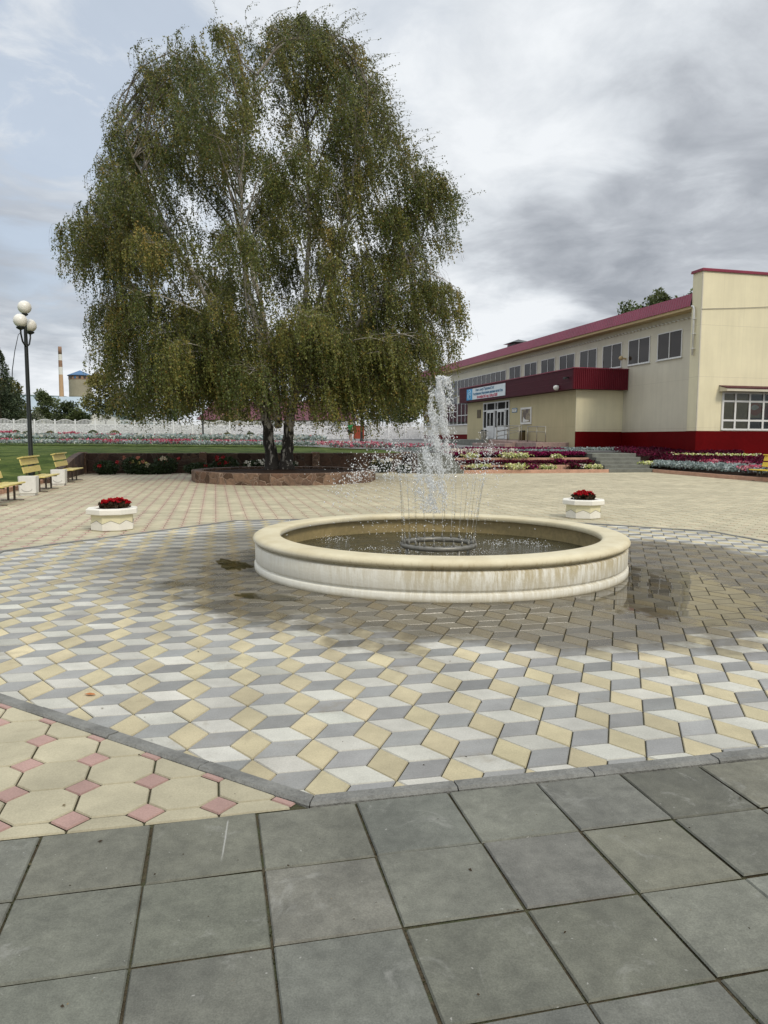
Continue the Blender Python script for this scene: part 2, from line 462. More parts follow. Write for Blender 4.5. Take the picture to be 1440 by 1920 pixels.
# grey slabs in front
T = Tiles(); sl = .4033
O0 = np.array([-1.292, 2.653 + .01])
for j in range(0, 24):
    for i in range(-26, 34):
        p = O0 + i * sl * UA - j * sl * WS
        r = np.random.default_rng(1000 * (j + 50) + i + 500)
        th = r.normal() * .004
        q = np.array([p - sl * WS, p - sl * WS + sl * UA, p + sl * UA, p])
        c = q.mean(0); ct, st = math.cos(th), math.sin(th)
        q = (q - c) @ np.array([[ct, st], [-st, ct]]) + c + r.normal(size=2) * .0015
        # wide mossy joints across, tight ones along
        q2 = inset(q, .0034 + .0018 * r.random())
        q2 = q2 + np.array([1, -1, -1, 1])[:, None] * UA * (-.0012 + .0034 * r.random() ** 1.5)
        q2 = q2 + np.array([1, 1, -1, -1])[:, None] * WS * (.0022 * r.random())
        lum = r.normal() * .10 + 1
        T.add(q2, np.array([.134, .136, .114]) * lum * np.array([1 + r.normal() * .02, 1, 1 + r.normal() * .03]), .0, .0045, r.normal() * .0012, .004, .0065)
T.build('slab_paving', M['slab'])

# rhombus cubes
T = Tiles(); es = .2042; th0 = R(12.3)
E3 = [es * np.array([math.cos(th0 + k * 2 * math.pi / 3), math.sin(th0 + k * 2 * math.pi / 3)]) for k in range(3)]
V0 = np.array([1.243, 3.931]); b1 = E3[0] - E3[1]; b2 = E3[0] - E3[2]
cube_cols = [((.245, .246, .238), (0, 2)), ((.44, .432, .385), (0, 1)), ((.435, .38, .245), (1, 2))]
for i in range(-34, 35):
    for j in range(-34, 35):
        v = V0 + i * b1 + j * b2
        if np.linalg.norm(v - OC) > 6.4: continue
        for col, (p, q) in cube_cols:
            t4 = np.array([v, v + E3[p], v + E3[p] + E3[q], v + E3[q]])
            if area(t4) < 0: t4 = t4[::-1]
            ok = True
            for n, c in zip(octn, octc):
                d = t4 @ n - (c - KW)
                if d.min() >= 0: ok = False; break
                if d.max() > 0:
                    t4 = clip(t4, n, c - KW)
                    if t4 is None: ok = False; break
            if not ok: continue
            r = np.random.default_rng(abs(int(1e4 * t4[:, 0].mean() + 3e5 * t4[:, 1].mean())) + 5)
            T.add(t4, np.array(col) * (1 + r.normal() * .095) * (1 + r.normal(size=3) * .005), .0024, .004, r.normal() * .0009, .003, .007)
T.build('cube_pattern_paving', M['cube_paver'])

# octagons and small pink squares
T = Tiles(); od = .2862; ck = .078
P0 = np.array([-1.018, 3.123])
h = od / 2
octt = [(-h + ck, -h), (h - ck, -h), (h, -h + ck), (h, h - ck), (h - ck, h), (-h + ck, h), (-h, h - ck), (-h, -h + ck)]
octt = np.array([x * UA + y * WS for x, y in octt])
dia = np.array([x * UA + y * WS for x, y in ((0, -ck), (ck, 0), (0, ck), (-ck, 0))])
def place_tile(t0, col, pink):
    c = t0.mean(0)
    a, s = toAS(c)
    if a < -16.35 or a > 16 or s > (2.4 if a < -1.7 else .25): return
    t4 = t0
    d = t4 @ nE1 - cE1
    if d.min() >= -.002: return
    if d.max() > 0:
        t4 = clip(t4, nE1, cE1)
        if t4 is None: return
    ds = [(t4 @ n - cc) for n, cc in zip(octn, octc)]
    k = int(np.argmax([x.max() if x.min() < 0 else x.min() + 10 for x in ds]))
    if all(x.max() <= 0 for x in ds): return
    if all(x.min() < 0 for x in ds):
        k = int(np.argmax([(c @ n - cc) for n, cc in zip(octn, octc)]))
        t4 = clip(t4, -octn[k], -octc[k])
        if t4 is None: return
    r = np.random.default_rng(abs(int(1e4 * c[0] + 3e5 * c[1])) + 9)
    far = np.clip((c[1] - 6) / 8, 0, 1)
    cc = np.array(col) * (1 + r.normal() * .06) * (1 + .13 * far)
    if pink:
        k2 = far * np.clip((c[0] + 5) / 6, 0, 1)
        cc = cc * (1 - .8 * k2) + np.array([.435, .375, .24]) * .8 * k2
    T.add(t4, cc, .0036 + .0016 * far, .004, r.normal() * .0008, .003, .007)
for i in range(-70, 75):
    for j in range(-6, 130):
        p = P0 + i * od * UA + j * od * WS
        if p[1] > 37 or p[0] < -22 or p[0] > 19: continue
        place_tile(p + dia, (.35, .225, .195), True)
        place_tile(p + (UA + WS) * od / 2 + octt, (.385, .35, .245), False)
T.build('octagon_paving', M['oct_paver'])

# kerb of the octagon, in lengths
mb = MB()
for k in range(8):
    n = octn[k]; tdir = np.array([-n[1], n[0]]); mid = OC + OR * n
    half = OR * math.tan(math.pi / 8)
    edges = np.linspace(-half, half, 8)
    for e in range(7):
        t0, t1 = edges[e] + .003, edges[e + 1] - .003
        r = np.random.default_rng(k * 10 + e).normal() * .002
        zt = .012 + r
        sec = [(.0, -.02), (.0, zt - .011), (-.012, zt), (-KW + .004, zt - .002), (-KW, -.02)]
        vs = [(mid + tdir * tt + n * a).tolist() + [z] for tt in (t0, t1) for a, z in sec]
        # mitre the ends at the corners
        if e == 0:
            for q in range(5): vs[q][0] += tdir[0] * (-sec[q][0]) * .414; vs[q][1] += tdir[1] * (-sec[q][0]) * .414
        if e == 6:
            for q in range(5): vs[5 + q][0] -= tdir[0] * (-sec[q][0]) * .414; vs[5 + q][1] -= tdir[1] * (-sec[q][0]) * .414
        mb.add(vs, [(q, q + 5, q + 6, q + 1) for q in range(4)] + [(0, 1, 2, 3, 4), (9, 8, 7, 6, 5)])
tag(mb.build('fountain_kerb', M['kerb']), kind='structure')

# ------------------------------------------------------------------ terrace, lawn, road
def grid_as(name, As, Ss, zf, m, kind='structure'):
    vs, fs = [], []
    for s in Ss:
        for a in As:
            p = AS(a, s); vs.append((p[0], p[1], zf(a, s)))
    n = len(As)
    for j in range(len(Ss) - 1):
        for i in range(n - 1): fs.append((j * n + i, j * n + i + 1, (j + 1) * n + i + 1, (j + 1) * n + i))
    me = bpy.data.meshes.new(name); me.from_pydata(vs, [], fs)
    for p in me.polygons: p.use_smooth = True
    return tag(link(name, me, None, [m]), kind=kind)
far_s = [50, 70, 90, 140, 400, 3000]
grid_as('terrace_lawn', [-400, -100, -60, -40, -30, -22, -16.2, -12, -8, -4, -1.92], [2.2, 4, 8, 14, 20, 30, 40] + far_s, lambda a, s: terr(s), M['grass'])
grid_as('terrace_yard', [-1.92, 0, 7, 9.4, 12, 20, 60, 400], [4.5, 8, 14, 20, 30, 40] + far_s, lambda a, s: terr(s), M['asphalt'])
def lawn_z(a, s):
    q = -16.2 - a
    m_ = min(1, max(q / 7.5, (s + 5.5) / 7.7, 0)); m_ = m_ * m_ * (3 - 2 * m_)
    return .10 + .75 * m_
grid_as('side_lawn', [-16.25 - x for x in (30, 20, 14, 10, 8, 6.5, 5, 4, 3, 2, 1, .5, 0)], [-34, -24, -16, -12, -9, -7, -5.5, -4.5, -3.5, -2.5, -1.5, -.5, .5, 1.3, 2.2], lawn_z, M['grass'])
# road crossing behind the flower beds
rp = [G(575, 838, .98)]
def road_pts(L): return [(p[0], p[1], float(terr(toAS(p)[1])) + .006) for p in L]
mb = MB()
nseg = 30
for k in range(nseg):
    a0, a1 = -9 + k * 1.0, -9 + (k + 1) * 1.0
    def lo(a): return 9.5 + max(0, (-3.0 - a)) * 2.6
    q = [AS(a0, lo(a0)), AS(a1, lo(a1))]
    ss = [x for x in (30, 50, 56)]
    row = [q]
    for s_ in ss: row.append([AS(a0, max(s_, lo(a0) + .5)), AS(a1, max(s_, lo(a1) + .5))])
    for r_ in range(3):
        P = [row[r_][0], row[r_][1], row[r_ + 1][1], row[r_ + 1][0]]
        mb.poly(road_pts(P))
tag(mb.build('road', M['asphalt']), kind='structure')

# retaining wall
mb = MB()
W1, W2 = -16.2, -1.9
def wbox(a0, a1, s0, s1, z0, z1, mi=0, bev=.02):
    c = [AS(a0, s0), AS(a1, s0), AS(a1, s1), AS(a0, s1)]
    i = [AS(a0 + bev, s0 + bev), AS(a1 - bev, s0 + bev), AS(a1 - bev, s1 - bev), AS(a0 + bev, s1 - bev)]
    vs = [(*p, z0) for p in c] + [(*p, z1 - bev) for p in c] + [(*p, z1) for p in i]
    fs = [(3, 2, 1, 0), (8, 9, 10, 11)] + [(k, (k + 1) % 4, 4 + (k + 1) % 4, 4 + k) for k in range(4)] + [(4 + k, 4 + (k + 1) % 4, 8 + (k + 1) % 4, 8 + k) for k in range(4)]
    mb.add(vs, fs, mi)
wall = empty('retaining_wall', (0, 0, 0), 0, 'long dark brown stone retaining wall holding up the lawn behind the birch', 'wall')
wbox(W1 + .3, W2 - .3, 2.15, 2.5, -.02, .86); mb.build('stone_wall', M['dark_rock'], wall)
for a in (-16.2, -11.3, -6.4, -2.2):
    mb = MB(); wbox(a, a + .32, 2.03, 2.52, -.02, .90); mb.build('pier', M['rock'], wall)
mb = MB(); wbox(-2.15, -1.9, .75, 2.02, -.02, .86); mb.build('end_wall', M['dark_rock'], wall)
mb = MB()                                                 # wall turning the corner beside the side lawn, sinking with the slope
ssr = np.linspace(-4.6, 2.0, 12)
for k in range(11):
    s0, s1 = ssr[k], ssr[k + 1]
    z0, z1 = lawn_z(-16.25, s0) + .03, lawn_z(-16.25, s1) + .03
    c = [AS(-16.2, s0), AS(-15.95, s0), AS(-15.95, s1), AS(-16.2, s1)]
    vs = [(*p, -.02) for p in c] + [(*c[0], z0), (*c[1], z0), (*c[2], z1), (*c[3], z1)]
    mb.add(vs, [(3, 2, 1, 0), (4, 5, 6, 7), (1, 2, 6, 5), (3, 0, 4, 7)] + ([(0, 1, 5, 4)] if k == 0 else []) + ([(2, 3, 7, 6)] if k == 10 else []))
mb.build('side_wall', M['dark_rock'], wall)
# kerb along the side lawn
mb = MB()
for k in range(30):
    s0 = -34 + k
    wbox(-16.28, -16.16, s0 + .004, s0 + .996, -.02, .13 if s0 < -5 else .12, 0, .01)
tag(mb.build('lawn_kerb', M['peach']), kind='structure')

# ------------------------------------------------------------------ steps and tiered beds
def steps(a0, a1, label):
    o = empty('stone_steps', (0, 0, 0), 0, label, 'steps')
    global mb
    for k in range(5):
        mb = MB(); wbox(a0, a1, .02 + .4 * k, .02 + .4 * (k + 1) + (.03 if k < 4 else 2.1), -.02, .17 * (k + 1), 0, .015)
        mb.build('step', M['step'], o)
steps(-1.88, -.02, 'grey stone steps between the dark stone wall and the flower tiers')
steps(7.02, 9.35, 'grey stone steps passing between the two tiered flower beds by the hall')
mb = MB()
for (s0, z0, z1) in ((0, -.02, .15), (.85, .1, .33), (1.85, .28, .64)):
    for k in range(7): wbox(k + .004, k + .996, s0, s0 + .13, z0, z1, 0, .008)
tag(mb.build('tier_kerb', M['peach']), kind='structure')
mb = MB()
for s0, s1, z0, z1 in ((.13, .85, .12, .12), (.98, 1.85, .30, .32), (1.98, 4.6, .61, .89)):
    P = [AS(.01, s0), AS(6.99, s0), AS(6.99, s1), AS(.01, s1)]
    mb.poly([(*P[0], z0), (*P[1], z0), (*P[2], z1), (*P[3], z1)])
# sides of the bed
for a in (0.02, 6.98):
    P = [(0.05, -.02), (.05, .12), (.85, .12), (.98, .30), (1.85, .32), (1.98, .61), (4.6, .89), (4.6, -.02)]
    mb.poly([(*AS(a, s), z) for s, z in P])
tag(mb.build('tiered_bed_soil', M['soil']), kind='structure')

KB = np.array([[12.45, 35.2], [12.7, 34.21], [12.88, 32.75], [13.2, 31.0], [13.52, 28.95], [14.05, 27.01], [15.0, 24.2], [16.6, 20.5]])
WB = np.array([[14.6, 40.0], [15.0, 37.0], [15.6, 36.1], [17.0, 36.45], [18.4, 36.8], [20.2, 37.25], [23.0, 38.0], [27.0, 39.0]])
def curve(C, t):
    t = np.clip(t, 0, 1) * (len(C) - 1); i = np.minimum(t.astype(int), len(C) - 2); f = (t - i)[:, None]
    p0 = C[np.maximum(i - 1, 0)]; p1 = C[i]; p2 = C[i + 1]; p3 = C[np.minimum(i + 2, len(C) - 1)]
    return .5 * (2 * p1 + (p2 - p0) * f + (2 * p0 - 5 * p1 + 4 * p2 - p3) * f ** 2 + (3 * p1 - p0 - 3 * p2 + p3) * f ** 3)
def bedR(t, f):
    """point on the big sloping bed right of the steps: t along, f from kerb to wall"""
    t = np.asarray(t, float); f = np.asarray(f, float)
    k, w = curve(KB, t), curve(WB, t)
    p = k + (w - k) * f[:, None]
    return np.column_stack([p, .12 + .62 * f])
tt, ff = np.linspace(0, 1, 40), np.linspace(0.0, 1.12, 10)
vs = []
for f_ in ff: vs += [tuple(p) for p in bedR(tt, np.full(40, f_))]
fs = [(j * 40 + i, j * 40 + i + 1, (j + 1) * 40 + i + 1, (j + 1) * 40 + i) for j in range(9) for i in range(39)]
me = bpy.data.meshes.new('sloping_bed_soil'); me.from_pydata(vs, [], fs)
tag(link('sloping_bed_soil', me, None, [M['soil']]), kind='structure')
def strip_kerb(name, t0, t1, f, w, zb, zt, n=30):
    ts = np.linspace(t0, t1, n); base = bedR(ts, np.full(n, f))
    m_ = MB()
    for i in range(n - 1):
        p, q = base[i], base[i + 1]
        d = (q - p)[:2]; d /= np.linalg.norm(d); nn = np.array([-d[1], d[0]])
        if nn @ (WB[3] - p[:2]) > 0: nn = -nn
        g = .004 if i % 3 == 0 else 0
        a, b = p[:2] + d * g, q[:2]
        c = [a - nn * 0, b - nn * 0, b + nn * w, a + nn * w]
        if area(np.array(c)) < 0: c = c[::-1]
        z = [p[2], q[2], q[2], p[2]]
        m_.add([(*c[k], zb + (z[k] - .12)) for k in range(4)] + [(*c[k], zt + (z[k] - .12)) for k in range(4)],
               [(3, 2, 1, 0), (4, 5, 6, 7), (0, 1, 5, 4), (1, 2, 6, 5), (2, 3, 7, 6), (3, 0, 4, 7)])
    return tag(m_.build(name, M['peach']), kind='structure')
strip_kerb('bed_kerb', 0.0, 1, 0, .13, -.02, .15, 46)
strip_kerb('bed_kerb', 0.0, .7, .80, .13, .0, .22)

# ------------------------------------------------------------------ flowers
def blooms(name, P, cols, size, leaf=(.05, .08, .025), hgt=.2, per=1, leafy=.45, parent=None, spread=.05, kind='stuff'):
    """ground flowers: P (N,3) roots, cols list of (rgb, weight)"""
    n = len(P)
    w = np.array([c[1] for c in cols]); w = w / w.sum()
    ci = rng.choice(len(cols), n, p=w)
    base = np.array([c[0] for c in cols])[ci]
    H_ = hgt * (.55 + .45 * rng.random(n))
    C = P + np.column_stack([rng.normal(size=(n, 2)) * spread, H_])
    isleaf = rng.random(n) < leafy
    C[isleaf, 2] -= hgt * .35 * rng.random(isleaf.sum())
    D = rng.normal(size=(n, 3)) * .8; D[:, 2] = np.abs(D[:, 2]) * .6 + .15
    L = size * (.7 + .6 * rng.random(n)); V = leaf_quads(C, D, L, L * np.where(isleaf, .5, .9))
    col = base * (.75 + .5 * rng.random(n))[:, None]
    col[isleaf] = np.array(leaf) * (.6 + .9 * rng.random(isleaf.sum()))[:, None]
    # a second petal crossing the first
    V2 = leaf_quads(C[~isleaf], D[~isleaf] + rng.normal(size=((~isleaf).sum(), 3)), L[~isleaf], L[~isleaf] * .9)
    o = quads(name, np.concatenate([V, V2]), np.clip(np.concatenate([col, col[~isleaf]]), 0, 1), M['petal'], parent)
    if kind: tag(o, kind=kind)
    return o
def rect_as(n, a0, a1, s0, s1, zf):
    a = rng.uniform(a0, a1, n); s = rng.uniform(s0, s1, n)
    P = B0 + a[:, None] * UA + s[:, None] * WS
    return np.column_stack([P, zf(a, s)])
BUR = [((.105, .004, .024), 3), ((.055, .003, .014), 3), ((.17, .008, .05), 1)]
MAG = [((.19, .004, .06), 3), ((.10, .004, .035), 2), ((.28, .012, .10), 1)]
WHT = [((.72, .70, .62), 3), ((.6, .55, .5), 1), ((.3, .03, .09), .6)]
SIL = [((.30, .36, .36), 3), ((.42, .47, .47), 2), ((.2, .26, .24), 2)]
YEL = [((.66, .66, .32), 3), ((.75, .74, .55), 2), ((.42, .50, .14), 2)]
PNK = [((.50, .10, .17), 3), ((.58, .25, .29), 2), ((.36, .04, .08), 2)]
z1 = lambda a, s: .12 + 0 * a
z2 = lambda a, s: .31 + 0 * a
z3 = lambda a, s: .61 + (s - 1.98) * .107
blooms('burgundy_petunias', rect_as(4600, .05, 6.9, 1.15, 1.75, z2), BUR, .07, (.04, .03, .02), .2, leafy=.3)
blooms('magenta_petunias', rect_as(6500, -.05, 7.0, 2.15, 2.75, z3), MAG, .075, (.05, .03, .02), .22, leafy=.22)
blooms('white_petunias', np.concatenate([rect_as(1500, 0, 3.6, 2.75, 3.05, z3), rect_as(260, .1, 3.6, 2.0, 2.8, z3)]), WHT, .075, (.05, .05, .03), .31, leafy=.2)
blooms('silver_foliage', rect_as(2600, 2.6, 7.0, 2.8, 3.15, z3), SIL, .07, (.16, .2, .18), .27, leafy=.5)
blooms('magenta_petunias', rect_as(4200, 0, 6.6, 3.15, 4.3, z3), MAG, .075, (.05, .03, .02), .25, leafy=.25)
blooms('silver_foliage', rect_as(900, -1.8, 1.2, 3.4, 4.4, lambda a, s: .86 + 0 * a), SIL, .07, (.16, .2, .18), .22, leafy=.5)
blooms('silver_foliage', rect_as(1400, 5.6, 9.9, 3.9, 4.6, lambda a, s: .87 + 0 * a), SIL, .07, (.16, .2, .18), .22, leafy=.5)
blooms('burgundy_petunias', rect_as(2600, 9.38, 12.6, 1.3, 4.6, lambda a, s: .55 + (s - 1.3) * .1), BUR, .08, (.03, .02, .02), .27, leafy=.3)
mb = MB(); mb.poly([(*AS(9.36, .3), .1), (*AS(12.9, .3), .25), (*AS(12.9, 4.6), .86), (*AS(9.36, 4.6), .86)]); tag(mb.build('bed_corner_soil', M['soil']), kind='structure')
blooms('burgundy_petunias', rect_as(700, .1, 2.2, .2, .7, z1), BUR, .06, (.04, .05, .02), .12, leafy=.6)
# separate clumps that spill over the peach kerbs
clumps = [(1.05, .75, .5, YEL, 1.0), (2.55, .30, .55, YEL, 1.15), (2.9, 1.9, .45, YEL, .9), (1.0, 1.95, .4, YEL, .8), (3.6, 1.95, .35, YEL, .8),
          (3.4, .55, .32, MAG, .9), (4.05, .5, .3, YEL, .6), (4.55, .85, .25, YEL, .6), (5.3, 1.9, .25, YEL, .5), (5.15, 1.4, .3, MAG, 1.0),
          (5.65, .8, .35, BUR, 1.0), (6.3, .45, .3, YEL, .75), (6.1, .8, .22, WHT, .7), (6.75, .55, .2, YEL, .6), (.55, .5, .25, YEL, .6), (6.55, 1.2, .3, BUR, .8)]
lab = {id(YEL): 'clump of creamy yellow petunias spilling over a peach bed kerb', id(MAG): 'clump of bright magenta petunias among the peach bed kerbs',
       id(BUR): 'clump of dark burgundy petunias at the end of the peach tiers', id(WHT): 'small clump of white petunias near the right end of the tiers'}
for a, s, r_, pal, k in clumps:
    n = int(420 * k)
    z0 = .12 if s < .9 else .31 if s < 1.86 else .62
    p = AS(a, s)
    o = empty('petunia_clump', (p[0], p[1], z0), 0, lab[id(pal)], 'flowers', 'petunia clumps on the tiers ' + ('in yellow' if pal is YEL else 'in magenta' if pal is MAG else 'in burgundy' if pal is BUR else 'in white'))
    q = rng.normal(size=(n, 2)) * r_ * .42
    blooms('blossoms', np.column_stack([q, -.08 * np.abs(rng.normal(size=n))]), pal, .075, (.08, .11, .03), .27 * k ** .5, leafy=.32, parent=o, kind=None)
# right bed rows
def rowR(n, t0, t1, f0, f1): return bedR(rng.uniform(t0, t1, n), rng.uniform(f0, f1, n))
blooms('silver_foliage', rowR(6500, .06, .98, .04, .24), SIL, .085, (.15, .2, .18), .27, leafy=.45)
blooms('burgundy_petunias', rowR(9000, .02, .92, .27, .62), BUR, .08, (.035, .025, .02), .30, leafy=.3)
blooms('cream_petunias', rowR(2200, .0, .62, .64, .76), YEL, .075, (.07, .1, .03), .28, leafy=.4)
blooms('burgundy_petunias', rowR(4500, .0, .5, .84, 1.0), BUR, .08, (.03, .02, .02), .27, leafy=.3)
blooms('burgundy_petunias', rowR(1500, .60, .92, .62, .8), BUR, .08, (.03, .02, .02), .25, leafy=.4)
for t_, f_, pal, k, lb in ((.655, .10, PNK, 1.0, 'dusty pink flower clump in the silver border beside the yellow bench'), (.02, .03, YEL, .8, 'cream petunia clump at the foot of the steps, start of the silver border'),
                       (.45, .30, PNK, .7, 'pink flower clump behind the middle of the silver border'), (.58, .27, PNK, .6, 'mixed pink clump just behind the silver border, nearer the bench')):
    p = bedR([t_], [f_])[0]; n = int(500 * k)
    o = empty('flower_clump', tuple(p), 0, lb, 'flowers')
    blooms('blossoms', np.column_stack([rng.normal(size=(n, 2)) * .22, -.04 * np.abs(rng.normal(size=n))]), pal, .08, (.06, .07, .03), .34, leafy=.25, parent=o, kind=None)

# flower borders on the terrace lawn, far side
def far_row(n, d0, d1, x0, x1, wob=.6):
    x = rng.uniform(0, 1, n); y = rng.uniform(d0, d1, n) + wob * np.sin(x * 37) * .4
    X = (x0 + (x1 - x0) * x - 720) / F * y
    P = np.column_stack([X, y]); s = toAS(P)[1]
    return np.column_stack([P, terr(s)])
blooms('silver_border', far_row(15000, 42.5, 45.5, -40, 600), SIL + [((.50, .50, .47), 1.5)], .10, (.14, .18, .13), .30, leafy=.35)
blooms('white_border', far_row(7000, 57, 62, -40, 610), [((.5, .49, .44), 2)] + SIL, .2, (.12, .16, .10), .42, leafy=.4)
blooms('pale_border', far_row(6000, 69, 75, -40, 600), [((.5, .48, .44), 2)] + SIL + [((.35, .16, .16), 1)], .22, (.12, .14, .08), .36, leafy=.45)
blooms('pink_border', np.concatenate([far_row(1100, 43, 46.5, 390, 700), far_row(600, 41, 44, 590, 720)]), PNK + [((.55, .5, .5), 2)], .09, (.07, .08, .03), .34, leafy=.35)
blooms('edge_border', far_row(2600, 38.5, 41, 620, 850), SIL + PNK[:2] + [((.2, .05, .07), 2)], .12, (.10, .08, .06), .28, leafy=.4)
blooms('pink_border', far_row(300, 60, 64, 150, 300), PNK, .18, (.07, .08, .03), .40, leafy=.3)
for px, d, k, pal in ((12, 43.3, 1.0, PNK), (126, 43, .55, PNK), (182, 43.2, .95, PNK), (225, 43.0, 1.15, PNK), (285, 43.2, 1.2, PNK), (330, 43, 1.0, PNK), (345, 44, .8, PNK), (300, 45, .8, PNK), (212, 60, 1.2, PNK), (16, 72, 1.2, PNK), (133, 68, 1.0, PNK), (420, 43.5, 1.1, PNK), (470, 43.4, .9, PNK)):
    X = (px - 720) / F * d; z = float(terr(toAS([X, d])[1])); n = int(170 * k)
    o = empty('flower_clump', (X, d, z), 0, 'pink flower clump in the silver border rows across the lawn', 'flowers', 'pink clumps in the lawn borders')
    blooms('blossoms', np.column_stack([rng.normal(size=(n, 2)) * .42 * k * np.array([1, .6]), 0 * rng.random(n)]), pal, .09 * d / 43, (.06, .07, .03), .38 * d / 43, leafy=.2, parent=o, kind=None)

# ------------------------------------------------------------------ fountain
FC = np.array([.66, 8.88])
def basin_mat():
    m, t, b = begin('painted_basin')
    co = t.new('ShaderNodeTexCoord').outputs['Object']
    sp = t.new('ShaderNodeSeparateXYZ'); t.put(sp.inputs[0], co)
    ang = t.math('ARCTAN2', sp.outputs[1], sp.outputs[0])
    cmb = t.new('ShaderNodeCombineXYZ'); t.put(cmb.inputs[0], t.math('MULTIPLY', ang, 2.2)); t.put(cmb.inputs[1], t.math('MULTIPLY', sp.outputs[2], .13))
    streak = t.noise(cmb.outputs[0], 22, 5, .75)
    broad = t.noise(cmb.outputs[0], 1.3, 3, .5)
    # the spray drifts over the front and right: more runs there
    side = t.mapr(t.math('ADD', t.math('MULTIPLY', sp.outputs[0], .45), t.math('MULTIPLY', sp.outputs[1], -.25)), -.5, .9)
    msk = t.math('MULTIPLY', t.mapr(streak, .36, .60), t.math('MULTIPLY', t.mapr(broad, .22, .50), t.math('ADD', t.math('MULTIPLY', side, .80), .26)))
    msk = t.math('MULTIPLY', msk, t.mapr(sp.outputs[2], .04, .30, .45, 1.0))
    col = t.mix(msk, (.69, .675, .60, 1), (.43, .37, .235, 1))
    low = t.math('MULTIPLY', t.mapr(t.math('ADD', sp.outputs[2], t.math('MULTIPLY', t.noise(co, 9, 5, .7), .06)), .03, .075, 1, 0), .6)
    col = t.mix(low, col, (.34, .30, .20, 1))
    t.put(b.inputs['Base Color'], col); b.inputs['Roughness'].default_value = .6
    bp = t.new('ShaderNodeBump'); bp.inputs['Strength'].default_value = .5; bp.inputs['Distance'].default_value = .006
    t.put(bp.inputs['Height'], t.noise(co, 45, 4, .65)); t.l.new(bp.outputs[0], b.inputs['Normal'])
    return m
def coping_mat():
    m, t, b = begin('beige_coping')
    co = t.new('ShaderNodeTexCoord').outputs['Object']
    sp = t.new('ShaderNodeSeparateXYZ'); t.put(sp.inputs[0], co)
    ang = t.math('ARCTAN2', sp.outputs[1], sp.outputs[0])
    cmb = t.new('ShaderNodeCombineXYZ'); t.put(cmb.inputs[0], t.math('MULTIPLY', ang, 2.2)); t.put(cmb.inputs[1], t.math('MULTIPLY', sp.outputs[2], .2))
    streak = t.noise(cmb.outputs[0], 26, 5, .7)
    n1 = t.noise(co, 2.3, 6, .65)
    col = t.mix(t.mapr(n1, .35, .68), (.60, .545, .385, 1), (.51, .445, .29, 1))
    face = t.mapr(sp.outputs[2], .33, .385, 1, 0)
    col = t.mix(t.math('MULTIPLY', face, t.mapr(streak, .5, .7)), col, (.36, .285, .15, 1))
    leftw = t.math('MULTIPLY', face, t.mapr(sp.outputs[0], -2.2, -.6, .8, 0))
    col = t.mix(leftw, col, (.68, .66, .58, 1))
    sp2 = t.mapr(t.noise(co, 60, 3, .7), .66, .74)
    col = t.mix(t.math('MULTIPLY', sp2, .4), col, (.3, .24, .15, 1))
    t.put(b.inputs['Base Color'], col); b.inputs['Roughness'].default_value = .6
    bp = t.new('ShaderNodeBump'); bp.inputs['Strength'].default_value = .35; bp.inputs['Distance'].default_value = .005
    t.put(bp.inputs['Height'], t.noise(co, 60, 4, .65)); t.l.new(bp.outputs[0], b.inputs['Normal'])
    return m
fo = empty('fountain', (FC[0], FC[1], 0), 0, 'round white fountain basin with beige stained coping in the paved square', 'fountain')
mb = MB(); mb.lathe([(2.12, -.02), (2.195, -.02), (2.2, .012), (2.2, .066), (2.19, .076), (2.168, .082), (2.166, .094), (2.186, .104), (2.19, .115), (2.19, .272), (2.182, .284), (2.155, .288), (2.12, .288)], 160, smooth=True)
mb.build('basin_wall', basin_mat(), fo)
mb = MB(); mb.lathe([(2.12, .27), (2.14, .312), (2.185, .318), (2.208, .332), (2.214, .352), (2.202, .377), (2.175, .393), (2.13, .40), (1.95, .40), (1.912, .394), (1.90, .38), (1.90, .335), (1.915, .325), (1.99, .322)], 160, smooth=True)
mb.build('coping', coping_mat(), fo)
mb = MB(); mb.lathe([(1.985, .335), (1.985, .0)], 120, smooth=True); mb.lathe([(1.985, .005), (.01, .005)], 64, smooth=True)
M['lining'] = mat('ochre_basin_lining', (.31, .245, .115), .5, .25, 2.2, .1, 30, col2=(.22, .175, .085))
mb.build('basin_lining', M['lining'], fo)
mb = MB()
ring = [(.44 * math.cos(w), .44 * math.sin(w), .232) for w in np.linspace(0, 2 * math.pi, 61)]
mb.tube(ring, .032, 12, cap=False)
for k in range(4):
    w = k * math.pi / 2 + .5; mb.tube([(.44 * math.cos(w), .44 * math.sin(w), .01), (.44 * math.cos(w), .44 * math.sin(w), .22)], .018, 8)
M['pipe'] = mat('grey_pipe', (.17, .165, .145), .35, .25, 12, .1, 60, .5, metal=.3)
nr = mb.build('nozzle_ring', M['pipe'], fo)
noz = None
for k in range(24):
    w = 2 * math.pi * (k + .3) / 24
    if noz is None:
        mb = MB(); mb.lathe([(.014, 0), (.014, .02), (.009, .045), (.005, .05)], 8, smooth=True, closed=True)
        noz = mb.build('nozzle', M['pipe'], nr); q = noz
    else:
        q = noz.copy(); COL.objects.link(q); q.parent = nr
    q.location = (.44 * math.cos(w), .44 * math.sin(w), .26)
